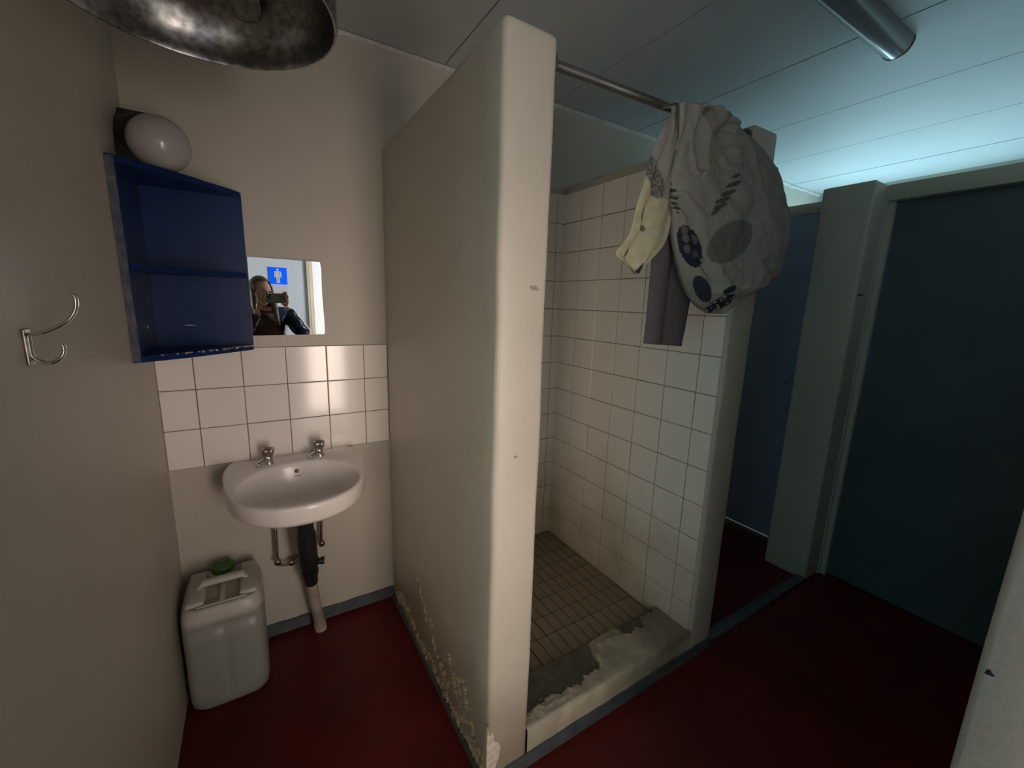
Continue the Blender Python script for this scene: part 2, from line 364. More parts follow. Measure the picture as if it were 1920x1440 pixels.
# curb with eroded top
bnd = [(0.70, -0.977), (0.741, -0.977), (0.802, -0.968), (0.853, -0.963), (0.916, -0.972), (0.994, -0.966), (1.04, -0.958), (1.087, -0.958), (1.117, -0.908), (1.155, -0.877), (1.218, -0.866), (1.281, -0.884), (1.323, -0.888), (1.391, -0.886), (1.43, -0.85), (1.55, -0.84)]
def bound(x):
    for (a, b), (c, d) in zip(bnd, bnd[1:]):
        if a <= x <= c: return b + (d - b) * (x - a) / (c - a)
    return bnd[-1][1]
def curb_info(x, y):
    n1 = noise.noise(V((x*22, y*22, 1))) * 0.022 + noise.noise(V((x*60, y*60, 4))) * 0.013 + noise.noise(V((x*130, y*130, 4))) * 0.006
    d = y - (bound(x) + n1)          # >0 : exposed concrete
    return d
def curb_z(x, y):
    d = curb_info(x, y); z = 0.134
    if d > 0: z -= min(0.013, 0.004 + d * 0.5)
    z += 0.0012 * noise.noise(V((x*35, y*35, 7)))
    if y > -0.83: z -= (y + 0.83) * 1.5
    return max(z, ZF - 0.006)
def curb_col(p):
    x, y, z = p
    k = 0.9 + 0.25 * noise.noise(V((x*18, y*18, z*18)))
    if z < 0.118 and y < -1.0: 
        base = V((0.42, 0.37, 0.27)); return tuple(base * k)
    d = curb_info(x, y)
    if d > 0.012 or (d > 0 and x > 1.30):
        if 1.10 < x < 1.29 and d < 0.05: return tuple(V((0.40, 0.34, 0.25)) * k)
        return tuple(V((0.105, 0.098, 0.070)) * k)
    if d > -0.010 and x < 1.30: return tuple(V((0.60, 0.52, 0.40)) * k)
    f = max(0, min(1, (x + 0.05*noise.noise(V((x*12, y*12, 2))) - 1.28) / 0.14)); return tuple((V((0.46, 0.41, 0.31)) * (1-f) + V((0.24, 0.21, 0.16)) * f) * k)
mb = MB(); nxg, nyg = 200, 56; P = []
for i in range(nxg + 1):
    x = XP + TH - 0.002 + (XS + 0.002 - XP - TH + 0.002) * i / nxg; row = []
    for z in (0.0, 0.04, 0.09): row.append((x, YP + 0.003*noise.noise(V((x*4, z*9, 0))), z))
    row.append((x, YP + 0.001, 0.122)); row.append((x, YP + 0.004, 0.131))
    for j in range(nyg + 1):
        y = YP + 0.011 + (-0.808 - YP - 0.011) * j / nyg; row.append((x, y, curb_z(x, y)))
    row.append((x, -0.808, 0.0)); P.append(row)
mb.grid(P, closev=True)
curb = struct(mb.obj('trim_2', M['curb'], smooth=True, auto=60), 'shower kerb with crumbling plaster and bare concrete top')
setcol(curb, curb_col)
# threshold of the next cubicle
mb = MB(); mb.box((XS2, YP, 0), (2.59, YP + 0.05, 0.022), 0.004); struct(mb.obj('trim_4', M['skirt'], smooth=True, auto=40), 'low threshold in front of the dark blue door')
# skirtings
def skirting(name, a, b, nrm, h, label):
    a, b, nrm = V(a), V(b), V(nrm); n = max(12, int((b-a).length / 0.012)); mb = MB(); P = []
    for i in range(n + 1):
        p = a + (b - a) * i / n; hh = h + 0.004 * noise.noise(p * 14) + 0.002 * noise.noise(p * 60)
        P.append([p + V((0, 0, 0)), p + nrm * 0.010, p + nrm * 0.008 + V((0, 0, hh*0.3)), p + nrm * 0.006 + V((0, 0, hh)), p + V((0, 0, hh + 0.002))])
    mb.grid(P, closev=True); return struct(mb.obj(name, M['skirt'], smooth=True, auto=35), label)
skirting('baseboard_back', (XL, 0, 0), (XP, 0, 0), (0, -1, 0), 0.052, 'glossy grey painted skirting below the basin')
skirting('baseboard_kerb', (XP + 0.06, YP, 0), (XS2 + 0.0, YP, 0), (0, -1, 0), 0.046, 'dark grey painted strip along the foot of the shower kerb')
skirting('baseboard_middle', (XP, 0, 0), (XP, YP + 0.01, 0), (-1, 0, 0), 0.012, 'thin dark strip at the foot of the middle partition')

# peeling paint on the middle partition
def peel(pts, n, spread, seed):
    rnd = random.Random(seed); mb = MB()
    for _ in range(n):
        t = rnd.random() * (len(pts) - 1); i = int(t); f = t - i
        y = pts[i][0] + (pts[i+1][0] - pts[i][0]) * f + rnd.gauss(0, spread); z = pts[i][1] + (pts[i+1][1] - pts[i][1]) * f + rnd.gauss(0, spread)
        z = max(z, 0.02); r = rnd.uniform(0.003, 0.010); k = rnd.randint(5, 8); a0 = rnd.random() * 6
        el = rnd.uniform(1.0, 2.0)
        ring = []
        for q in range(k):
            a = a0 + 2*math.pi*q/k; rr = r * rnd.uniform(0.5, 1.3)
            ring.append((y + rr*math.cos(a)*0.8, z + rr*math.sin(a)*el, rnd.uniform(0.001, 0.006)))
        top = [mb.v((XP - 0.001 - d, yy_, zz)) for yy_, zz, d in ring]; bot = [mb.v((XP + 0.004, yy_, zz)) for yy_, zz, d in ring]
        c = mb.v((XP - 0.0035, y, z))
        for q in range(k):
            mb.bm.faces.new((top[q], top[(q+1) % k], c)); mb.bm.faces.new((top[q], bot[q], bot[(q+1) % k], top[(q+1) % k]))
    return mb
L1 = [(-0.398, 0.342), (-0.43, 0.30), (-0.482, 0.243), (-0.53, 0.235), (-0.562, 0.217), (-0.576, 0.143), (-0.66, 0.12), (-0.73, 0.10)]
L2 = [(-0.70, 0.23), (-0.732, 0.198), (-0.75, 0.16), (-0.80, 0.21), (-0.84, 0.235), (-0.886, 0.199), (-0.87, 0.17)]
L3 = [(-0.091, 0.05), (-0.18, 0.09), (-0.271, 0.077), (-0.38, 0.05), (-0.494, 0.062), (-0.62, 0.05), (-0.784, 0.039), (-0.90, 0.05), (-0.983, 0.064)]
L4 = [(-0.76, 0.19), (-0.79, 0.13), (-0.84, 0.09), (-0.898, 0.143), (-0.93, 0.10), (-0.96, 0.07), (-0.997, 0.05)]
o = peel(L1, 55, 0.009, 1).obj('peeling_paint', M['chip2'], wall_middle); o['kind'] = 'stuff'
o = peel(L2 + L4, 75, 0.011, 2).obj('peeling_paint', M['chip2'], wall_middle); o['kind'] = 'stuff'
o = peel(L3, 150, 0.012, 3).obj('peeling_paint', M['chip2'], wall_middle); o['kind'] = 'stuff'
# broken corner patch at the foot of the end face
mb = MB(); poly = [(0.556, 0.235), (0.565, 0.20), (0.573, 0.215), (0.58, 0.175), (0.592, 0.165), (0.602, 0.135), (0.597, 0.10), (0.586, 0.075), (0.575, 0.02), (0.556, 0.02)]
mb.prism(poly, YP - 0.004, YP + 0.004, lambda a, b, h: (a, h, b))
mb.wobble(0.003, 60); o = mb.obj('plaster_chip', M['chip'], wall_middle)
mb = MB(); poly = [(-1.016, 0.235), (-1.0, 0.19), (-0.985, 0.14), (-0.99, 0.09), (-0.97, 0.02), (-1.016, 0.02)]
mb.prism(poly, XP - 0.003, XP + 0.004, lambda a, b, h: (h, a, b)); mb.wobble(0.002, 60); mb.obj('plaster_chip', M['chip2'], wall_middle)
# scuffs on the end face
for (cx, cz, w_) in ((0.662, 1.526, 0.010), (0.672, 1.522, 0.006), (0.625, 1.079, 0.006)):
    mb = MB(); ring = [(cx + w_*math.cos(a)*(1 + 0.4*math.sin(3*a)), cz + w_*0.6*math.sin(a)) for a in [i*0.523 for i in range(12)]]
    mb.prism(ring, YP - 0.0022, YP + 0.003, lambda a, b, h: (a, h, b)); mb.obj('scuff', mat('scuff_grey', (0.30, 0.27, 0.23), 0.8), wall_middle)

# ------------------------------------------------------------ doors
r = MB(); r.box((XD + 0.004, -0.775, 0.020), (XD + 0.034, -0.002, 2.045), 0.002)
d1 = struct(r.obj('door_1', M['door']), 'dark blue door with daylight showing under it')
mb = MB(); mb.lathe([(0.022, 0), (0.022, 0.006), (0.012, 0.008), (0.009, 0.04), (0.0, 0.041)], (XD + 0.006, -0.735, 1.06), (-1, 0, 0), 16)
mb.tube([(XD - 0.030, -0.735, 1.06), (XD - 0.034, -0.72, 1.061), (XD - 0.034, -0.64, 1.058)], [0.008, 0.008, 0.006], 10)
mb.obj('door_handle', M['chrome'], d1, smooth=True)
mb = MB(); mb.box((XD, -0.795, 0), (XD + 0.06, -0.775, 2.05)); mb.obj('door_frame', M['wall'], d1)
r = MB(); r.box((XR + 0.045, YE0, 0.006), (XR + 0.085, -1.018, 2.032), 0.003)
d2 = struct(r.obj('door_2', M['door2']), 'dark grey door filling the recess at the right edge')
mb = MB(); mb.box((XR + 0.02, -1.042, 0), (XR + 0.10, -1.018, 2.03)); mb.obj('door_frame', M['wall'], d2)
# nail hole in the entry wall end
e = at(1848, 1258, 0, 0.95); mb = MB(); mb.lathe([(0.0, -0.004), (0.006, -0.003), (0.005, 0.0015), (0.0, 0.002)], (0.951, e.y - 0.004, e.z), (-1, 0, 0), 8, lambda a, h: 1 + 0.35*math.sin(3*a))
tag(mb.obj('wall_plug', M['black'], base=(0.951, e.y, e.z)), 'small dark screw hole in the cream wall end at the lower right', 'screw hole')
# notch on the pier
mb = MB(); mb.box((2.60, -1.018, 1.575), (2.65, -1.008, 1.583), 0.002); mb.obj('latch_keep', M['rail'], bpy.data.objects['wall_pier'])

# ------------------------------------------------------------ mirror
K = 0.036
def my(x): return -0.010 - K * (x - 0.04)
poly = [(0.0475, 1.628), (0.297, 1.626), (0.300, 1.60), (0.2985, 1.50), (0.3015, 1.40), (0.302, 1.345), (0.298, 1.336), (0.20, 1.3345), (0.0475, 1.333)]
t = thing('mirror', 'frameless rectangular mirror with chipped edges above the white splashback tiles', 'mirror', (0.157, 0, 1.333))
mb = MB(); mb.prism(poly, 0.0035, 0.0, lambda a, b, h: (a, my(a) + 0.004 + h, b)); mb.obj('backing', M['mback'], t)
mb = MB(); mb.prism(poly, 0.0, 0.004, lambda a, b, h: (a, my(a) + h, b)); mb.obj('glass', M['mirror'], t)
for px_, pz in ((0.27, 1.60), (0.27, 1.36), (0.065, 1.48)):
    mb = MB(); mb.tube([(px_, my(px_) + 0.006, pz), (px_, 0.0, pz)], 0.012, 10); mb.obj('mounting_pad', M['mback'], t)

# ------------------------------------------------------------ blue corner shelf
SB = 0.018
ft = [at(215, 291, 2, 1.85), at(340, 325, 2, 1.85), at(400, 345, 2, 1.85), at(440, 358, 2, 1.85)]
prof = [(XL + 0.001, -0.300), (-0.235, -0.295), (-0.18, -0.247), (-0.107, -0.189), (-0.06, -0.138), (-0.02, -0.092), (0.015, -0.055), (0.032, -0.035), (0.043, -0.018), (0.045, -0.001), (XL + 0.001, -0.001)]
def smooth_prof(p):
    out = []
    for i in range(len(p) - 3):
        a, b, c, d = p[max(i-1, 0)], p[i], p[i+1], p[min(i+2, len(p)-1)]
        for q in range(4):
            s_ = q/4
            f = lambda k: 0.5*((2*b[k]) + (-a[k]+c[k])*s_ + (2*a[k]-5*b[k]+4*c[k]-d[k])*s_*s_ + (-a[k]+3*b[k]-3*c[k]+d[k])*s_**3)
            out.append((f(0), f(1)))
    return out + p[-3:]
sp_ = smooth_prof(prof)
t = thing('corner_shelf', 'dark blue painted wooden corner shelf with three chipped boards', 'shelf', (-0.11, -0.1, 1.28))
for zz, nm in ((1.832, 'top_board'), (1.548, 'middle_board'), (1.280, 'bottom_board')):
    pp = sp_ if nm != 'middle_board' else [(x, y * 0.93) for x, y in sp_]
    mb = MB(); mb.prism(pp, zz, zz + SB, lambda a, b, h: (a, b, h)); mb.wobble(0.0012, 30); mb.obj(nm, M['blue'], t)
mb = MB(); mb.box((XL + 0.001, -0.300, 1.282), (XL + 0.021, -0.001, 1.848), 0.002); mb.cuts(0.04, [(0, 0), (-.3, 0), (1.28, 1.85)], 'z').wobble(0.0012, 25); mb.obj('side_panel', M['blue'], t)
mb = MB(); P = []
for i in range(60):
    z = 1.284 + 0.562 * i / 59; k = 0.002 * noise.noise(V((z*40, 0, 0)))
    P.append([(XL + 0.0005, -0.297, z), (XL + 0.0005, -0.3015 + k*0.4, z), (XL + 0.019 + k, -0.3015, z), (XL + 0.019 + k, -0.297, z)])
mb.grid(P, closev=True); mb.obj('worn_edge', M['blue_worn'], t)['label'] = 'front edge with paint rubbed down to the wood'
mb = MB(); mb.box((XL + 0.02, -0.013, 1.282), (0.045, -0.001, 1.848), 0.001); mb.obj('back_panel', M['blue'], t)
# chips on the bottom board front edge, peg hole and scratch
rnd = random.Random(5); mb = MB()
for i in range(46):
    q = rnd.random() ** 0.6 * 0.8 + 0.2; idx = q * (len(sp_) - 5); i0 = int(idx); f = idx - i0
    x = sp_[i0][0] + (sp_[i0+1][0] - sp_[i0][0])*f; y = sp_[i0][1] + (sp_[i0+1][1] - sp_[i0][1])*f; w = rnd.uniform(0.001, 0.004)
    mb.box((x - w*1.6, y - 0.0012, 1.2965 - w*rnd.uniform(.3, 1.5)), (x + w*1.6, y + w*1.5, 1.2990))
o = mb.obj('paint_chips', M['bare'], t); o['kind'] = 'stuff'
mb = MB(); mb.lathe([(0.0, 0), (0.007, 0.0008), (0.006, 0.003), (0.0, 0.0035)], at(276, 613, 0, XL + 0.020) , (1, 0, 0), 12); mb.obj('screw_plug', M['bare'], t)
p = at(360, 610, 1, -0.014); mb = MB(); P_ = [(p.x - 0.025, p.z + 0.001), (p.x - 0.01, p.z + 0.003), (p.x + 0.01, p.z + 0.0015), (p.x + 0.018, p.z), (p.x, p.z - 0.002), (p.x - 0.02, p.z - 0.001)]
mb.prism(P_, -0.0142, -0.0128, lambda a, b, h: (a, h, b)); mb.obj('scratch', M['bare'], t)

# ------------------------------------------------------------ globe lamp
gc = at(299, 270, 1, -0.165); gr = 0.079
t = thing('wall_lamp', 'white opal glass globe lamp on a black holder above the blue shelf', 'lamp', (XL, -0.1, 1.95))
mb = MB(); prof_ = []
for i in range(25):
    a = math.pi * i / 24; prof_.append((max(gr * math.sin(a), 0.0004), -gr * math.cos(a)))
ax = (V((XL, -0.06, gc.z + 0.05)) - gc).normalized()
mb.lathe(prof_, gc, ax, 40); mb.obj('glass_globe', M['opal'], t, smooth=True)
mb = MB(); mb.lathe([(0.060, 0.045), (0.066, 0.055), (0.062, 0.085), (0.050, 0.12), (0.045, (V((XL, -0.06, gc.z + 0.05)) - gc).length - 0.02)], gc, ax, 28); mb.obj('lamp_holder', M['black'], t, smooth=True, auto=40)
b_ = gc + ax * ((V((XL, -0.06, gc.z + 0.05)) - gc).length)
mb = MB(); mb.prism([(-0.155, gc.z - 0.06), (-0.02, gc.z - 0.05), (-0.02, gc.z + 0.055), (-0.05, gc.z + 0.115), (-0.10, gc.z + 0.075), (-0.15, gc.z + 0.02)], XL, XL + 0.075, lambda a, b, h: (h, a, b)); mb.obj('wall_bracket', M['black'], t, smooth=True, auto=40)

# ------------------------------------------------------------ water heater
hx, hy, hz, hr = -0.004, -0.884, 2.0, 0.240
t = thing('water_heater', 'round galvanised metal water heater seen from below at the top left', 'water heater', (XL, hy, hz + 0.1))
mb = MB(); bc = at(462, -8, 2, hz)
HD = 0.15
def dome(r): return hz + 0.004 + HD * (1 - min(1, r/(hr*0.97))**2.4) ** (1/2.4)
prof_ = [(max(0.002, hr*0.97*math.sin(math.pi/2*i/40)), dome(hr*0.97*math.sin(math.pi/2*i/40)) - hz) for i in range(41)] + [(hr*0.975, 0.0), (hr*0.99, 0.0), (hr, 0.006), (hr, 0.20), (hr, 0.42), (0.01, 0.42)]
mb.lathe(prof_, (hx, hy, hz), (0, 0, 1), 128)
mb.obj('tank', M['galv'], t, smooth=True, auto=55)
for _ in range(30):
    bc = at(456, -12, 2, zb_ if _ else hz + 0.1); zb_ = 0.5*(bc.z + dome(math.hypot(bc.x - hx, bc.y - hy)))
rr_ = math.hypot(bc.x - hx, bc.y - hy); zc_ = dome(rr_)
ni = V((-(bc.x - hx), -(bc.y - hy), -0.22)).normalized()
mb = MB(); mb.lathe([(0.044, -0.012), (0.045, 0.018), (0.041, 0.021), (0.001, 0.021)], (bc.x, bc.y, zc_), V((ni.x - 0.25, ni.y, ni.z)).normalized(), 32); mb.obj('element_cover', M['galv'], t, smooth=True, auto=30)
for _ in range(30):
    rv = at(491, 54, 2, zr_ if _ else hz + 0.05); zr_ = 0.5*(rv.z + dome(math.hypot(rv.x - hx, rv.y - hy)))
mb = MB(); mb.ball(rv, 0.006, 10, 6); mb.obj('rivet', M['galv'], t, smooth=True)
mb = MB(); mb.box((XL, hy - 0.12, hz + 0.1), (XL + 0.03, hy + 0.12, hz + 0.14), 0.004); mb.obj('wall_bracket', M['rail'], t)

# ------------------------------------------------------------ coat hook
hb = V((XL, -0.955, 1.395))
t = thing('coat_hook', 'chrome double coat hook screwed to the left wall', 'hook', hb)
mb = MB(); mb.box((XL, -0.967, 1.366), (XL + 0.004, -0.943, 1.424), 0.0015); mb.obj('base_plate', M['oldchrome'], t)
def ribbon(pts, w, th):
    """strip in the plane y = hb.y, width along y, tapering"""
    mb = MB(); P = []
    n = len(pts)
    for i, (a, b) in enumerate(pts):
        pa = pts[max(i-1, 0)]; pb = pts[min(i+1, n-1)]; tx, tz = pb[0]-pa[0], pb[1]-pa[1]; l = math.hypot(tx, tz); nx_, nz = -tz/l, tx/l
        ww = w[0] + (w[1]-w[0]) * i/(n-1); tt = th
        P.append([(a + nx_*tt*math.cos(q), hb.y + ww*math.sin(q), b + nz*tt*math.cos(q)) for q in [2*math.pi*k/10 for k in range(10)]])
    vs = mb.grid(P, closev=True); mb.bm.faces.new(vs[0]); mb.bm.faces.new(vs[-1]); return mb
def hookp(l): return [(at(u, v, 1, hb.y).x, at(u, v, 1, hb.y).z) for u, v in l]
def dense(p, k=5):
    out = []
    for i in range(len(p) - 1):
        a, b, c, d = p[max(i-1, 0)], p[i], p[i+1], p[min(i+2, len(p)-1)]
        for q in range(k):
            s_ = q/k; out.append(tuple(0.5*((2*b[j]) + (-a[j]+c[j])*s_ + (2*a[j]-5*b[j]+4*c[j]-d[j])*s_*s_ + (-a[j]+3*b[j]-3*c[j]+d[j])*s_**3) for j in range(len(a))))
    return out + [p[-1]]
ribbon(dense(hookp([(54, 628), (68, 626), (86, 622), (108, 613), (128, 601), (140, 585), (143, 570), (141, 558), (136, 552)])), (0.0075, 0.005), 0.0031).obj('upper_prong', M['chrome'], t, smooth=True)
ribbon(dense(hookp([(54, 628), (56, 640), (59, 657), (62, 668), (72, 676), (88, 681), (103, 678), (114, 671), (120, 661), (120, 652), (116, 646)])), (0.007, 0.0045), 0.0030).obj('lower_prong', M['chrome'], t, smooth=True)
for zz in (1.412, 1.377):
    mb = MB(); mb.ball((XL + 0.004, hb.y - 0.008, zz), 0.0032, 8, 6, (0.5, 1, 1)); mb.obj('screw', M['oldchrome'], t, smooth=True)

# ------------------------------------------------------------ basin
BX, BW = 0.157, 0.2475
t = thing('wash_basin', 'white porcelain wall-hung hand basin with two chrome taps', 'basin', (BX, 0, 0.70))
basin_root = t
NA = 96
def outer(a, s=1.0, dy=0.0):
    # superellipse front, square shoulders at the wall
    ca, sa = math.cos(a), math.sin(a)     # sa<0 = towards the camera
    if sa <= 0:
        e = 2.25; r_ = (abs(ca/BW)**e + abs(sa/0.325)**e) ** (-1/e); x, y = r_*ca, r_*sa
    else:
        e = 13.0; r_ = (abs(ca/BW)**e + abs(sa/0.125)**e) ** (-1/e); x, y = r_*ca, r_*sa
        x *= 1 - 0.10 * max(0, y/0.125) ** 1.6
    return (BX + x * s, max(min(-0.127 + y * s + dy, -0.001), -0.5))
def rimz(y): return 0.795 + 0.040 * min(1, max(0, (y + 0.36) / 0.24)) ** 1.3
CI = (BX, -0.272); AI = (0.205, 0.150)
def inner(a, k=1.0):
    e = 2.2; ca, sa = math.cos(a), math.sin(a); r_ = (abs(ca/(AI[0]*k))**e + abs(sa/(AI[1]*k))**e) ** (-1/e)
    return (CI[0] + r_*ca, CI[1] + r_*sa)
angs = [2*math.pi*i/NA for i in range(NA)]
rings = []
def ring(fn): rings.append([fn(a) for a in angs])
ring(lambda a: (BX + 0.03*math.cos(a), -0.235 + 0.03*math.sin(a), 0.655))
ring(lambda a: (BX + 0.09*math.cos(a), -0.215 + 0.08*math.sin(a), 0.665))
def scaled(a, s, z, dy=0): x, y = outer(a, s, dy); return (x, y, z)
ring(lambda a: scaled(a, 0.80, 0.700, -0.015))
ring(lambda a: scaled(a, 0.945, 0.722, -0.004))
ring(lambda a: scaled(a, 0.972, 0.727))
ring(lambda a: scaled(a, 0.985, 0.735))
def rim(a, s, dz): 
    x, y = outer(a, s); return (x, y, rimz(y) + dz)
ring(lambda a: rim(a, 1.0, -0.016)); ring(lambda a: rim(a, 0.997, -0.007)); ring(lambda a: rim(a, 0.985, -0.001)); ring(lambda a: rim(a, 0.968, 0.0))
def mixr(a, k, z_off):
    xo, yo = outer(a, 0.968); 
    # pair inner point by direction from the bowl centre
    b = math.atan2((yo - CI[1]) / AI[1], (xo - CI[0]) / AI[0]); b = math.atan2(AI[1]*math.sin(b), AI[0]*math.cos(b))
    xi, yi = inner(b); x = xo + (xi-xo)*k; y = yo + (yi-yo)*k; return (x, y, rimz(y) * (1) + z_off)
ring(lambda a: mixr(a, 0.5, 0.0)); ring(lambda a: mixr(a, 0.9, 0.0)); ring(lambda a: mixr(a, 0.97, -0.002)); ring(lambda a: mixr(a, 1.0, -0.006))
def bowl(a, k, z):
    xo, yo = outer(a, 0.968); b = math.atan2((yo - CI[1]) / AI[1], (xo - CI[0]) / AI[0]); b = math.atan2(AI[1]*math.sin(b), AI[0]*math.cos(b))
    xi, yi = inner(b); cx, cyy = BX, -0.280; x = cx + (xi - cx)*k; y = cyy + (yi - cyy)*k
    zr_ = rimz(yi); return (x, y, 0.690 + (zr_ - 0.006 - 0.690) * z)
for k, z in ((0.975, 0.86), (0.94, 0.70), (0.88, 0.50), (0.80, 0.33), (0.68, 0.19), (0.52, 0.10), (0.34, 0.045), (0.2, 0.02), (0.125, 0.0)): ring(lambda a, k=k, z=z: bowl(a, k, z))
mb = MB(); vs = mb.grid(rings, closev=True); mb.bm.faces.new(list(reversed(vs[0]))); mb.bm.faces.new(vs[-1])
mb.obj('bowl', M['porcelain'], t, smooth=True)
mb = MB(); mb.lathe([(0.012, 0.0), (0.024, 0.0), (0.0265, 0.002), (0.024, 0.0035), (0.012, 0.001)], (BX, -0.280, 0.692), (0, 0, 1), 28); mb.obj('drain', M['oldchrome'], t, smooth=True)
mb = MB(); mb.lathe([(0.001, 0), (0.017, 0.0), (0.017, 0.001), (0.001, 0.001)], (BX, -0.280, 0.6932), (0, 0, 1), 20); mb.obj('drain_hole', M['black'], t)
# overflow and maker's lettering on the back slope of the bowl
def on_bowl(u, v):
    dg = bpy.context.evaluated_depsgraph_get(); d = ray(u, v).normalized()
    ok, loc, nrm, *_ = S.ray_cast(dg, CAM, d); return loc, nrm
bpy.context.view_layer.update()
ol, on = on_bowl(556, 883)
if on.dot(CAM - ol) < 0: on = -on
mb = MB(); mb.lathe([(0.0005, 0.0006), (0.0072, 0.0006), (0.0072, 0.0022), (0.0005, 0.0022)], ol, on, 20); mb.obj('overflow_hole', M['black'], t)
mb = MB(); mb.lathe([(0.0072, 0.0003), (0.0086, 0.0003), (0.0084, 0.0016), (0.0073, 0.0020)], ol, on, 20); mb.obj('overflow_ring', M['oldchrome'], t, smooth=True)
def text_mesh(txt, size, depth=0.0005):
    cu = bpy.data.curves.new('txt', 'FONT'); cu.body = txt; cu.size = size; cu.extrude = depth; cu.align_x = 'CENTER'; cu.align_y = 'CENTER'; cu.offset = size*0.012
    to = bpy.data.objects.new('txt', cu); C.objects.link(to); dg = bpy.context.evaluated_depsgraph_get()
    me = bpy.data.meshes.new_from_object(to.evaluated_get(dg)); bpy.data.objects.remove(to); return me
ll, ln = on_bowl(557, 892)
if ln.dot(CAM - ll) < 0: ln = -ln
me = text_mesh('VAAL', 0.0088); me.materials.append(M['black_ink'])
xax = V((1, 0, 0)); xax = (xax - ln*xax.dot(ln)).normalized(); yax = ln.cross(xax)
mt_ = Matrix((xax * 1.25, yax, ln)).transposed().to_4x4(); mt_.translation = ll + ln*0.0006 - V((BX, 0, 0.70)); me.transform(mt_)
o = bpy.data.objects.new('lettering', me); C.objects.link(o); o.parent = t
# taps
def tap(px, py, ang, hot):
    zb = rimz(py) - 0.001
    D = V((math.cos(ang), math.sin(ang), 0)); Sd = V((-D.y, D.x, 0))
    mb = MB(); mb.lathe([(0.021, 0), (0.021, 0.003), (0.017, 0.010), (0.013, 0.020), (0.012, 0.026), (0.006, 0.027)], (px, py, zb), (0, 0, 1), 20)
    P = []
    for i in range(9):
        s_ = i/8; c = V((px, py, zb + 0.013)) + D*(-0.008 + 0.060*s_) + V((0, 0, 0.006*math.sin(s_*2.4) - 0.012*s_*s_)); w = 0.0155 - 0.0065*s_; h = 0.0125 - 0.0050*s_
        P.append([c + Sd*(w*math.cos(q)) + V((0, 0, h*math.sin(q))) for q in [2*math.pi*k/14 for k in range(14)]])
    vs = mb.grid(P, closev=True); mb.bm.faces.new(vs[0]); mb.bm.faces.new(vs[-1])
    tip = V((px, py, zb + 0.009)) + D*0.046
    mb.lathe([(0.0080, 0.003), (0.0095, -0.001), (0.0095, -0.010), (0.0065, -0.010)], tip, (0, 0, 1), 14)
    tp = mb.obj('tap', M['chrome'], basin_root, smooth=True, auto=50)
    mb = MB(); mb.lathe([(0.009, 0.020), (0.012, 0.024), (0.017, 0.033), (0.0215, 0.045), (0.0235, 0.056), (0.0215, 0.061), (0.014, 0.063), (0.011, 0.058), (0.002, 0.058)], (px, py, zb), (0, 0, 1), 48, lambda a, h: 1 + 0.13*math.cos(4*a + 0.6))
    mb.obj('tap_handle', M['oldchrome'], tp, smooth=True, auto=60)
tap(0.062, -0.085, math.radians(213), True); tap(0.247, -0.080, math.radians(215), False)
# waste pipe
t = thing('waste_pipe', 'black sink trap with a dirty white pipe running down to the red floor', 'pipe', (0.208, -0.064, 0))
A_ = V((0.164, -0.222, 0.647)); B_ = V((0.180, -0.118, 0.285)); E_ = V((0.2105, -0.064, 0.0))
dA = (B_ - A_)
mb = MB(); pts = [A_ + dA*s_ for s_ in (0, 0.22, 0.26, 0.62, 0.66, 0.72, 0.80, 0.84)]
mb.tube(pts, [0.030, 0.030, 0.036, 0.035, 0.038, 0.036, 0.028, 0.026], 22); mb.obj('trap', M['black'], t, smooth=True, auto=40)
mb = MB(); c = A_ + dA*0.70
mb.tube([c + V((0.0, 0, 0)), c + V((0.050, -0.012, 0.004))], [0.013, 0.013], 14); mb.tube([c + V((0.044, -0.0105, 0.004)), c + V((0.056, -0.0135, 0.004))], 0.016, 14)
mb.tube([A_ + dA*0.80, A_ + dA*0.86], 0.033, 14); mb.tube([A_ + dA*0.86, A_ + dA*1.0], [0.029, 0.028], 18); mb.obj('coupling', M['black'], t, smooth=True, auto=40)
mb = MB(); mb.tube([A_ + dA*0.97, B_, B_ + (E_ - B_)*0.5, B_ + (E_ - B_)*0.9], [0.0225, 0.0225, 0.0225, 0.0225], 20); mb.tube([B_ + (E_ - B_)*0.88, E_], [0.026, 0.026], 20); mb.obj('down_pipe', M['pvc'], t, smooth=True, auto=40)
# supply pipes
def supply(name_label, pts, knob):
    t = thing('supply_pipe', name_label, 'pipe', pts[-1], None)
    mb = MB(); mb.tube(pts, 0.0062, 10); mb.obj('tube', M['oldchrome'], t, smooth=True)
    mb = MB(); a = V(pts[0]); b = V(pts[1]); mb.tube([a.lerp(b, .12), a.lerp(b, .30)], 0.0105, 6); mb.obj('nut', M['oldchrome'], t)
    for kx in knob:
        mb = MB(); mb.lathe([(0.007, -0.012), (0.0125, -0.010), (0.014, 0.0), (0.0125, 0.010), (0.007, 0.012)], kx, (0, 1, 0.2), 14); mb.obj('valve', M['oldchrome'], t, smooth=True)
supply('thin metal supply pipe left of the black trap, bending sideways', [(0.066, -0.05, 0.695), (0.065, -0.05, 0.50), (0.063, -0.05, 0.39), (0.068, -0.05, 0.362), (0.09, -0.046, 0.352), (0.125, -0.04, 0.352), (0.135, -0.028, 0.353), (0.135, -0.001, 0.353)], [(0.063, -0.05, 0.378), (0.115, -0.04, 0.353)])
supply('thin metal supply pipe right of the black trap', [(0.246, -0.045, 0.695), (0.240, -0.045, 0.50), (0.236, -0.045, 0.43), (0.238, -0.040, 0.405), (0.243, -0.022, 0.398), (0.243, -0.001, 0.398)], [(0.238, -0.040, 0.408)])

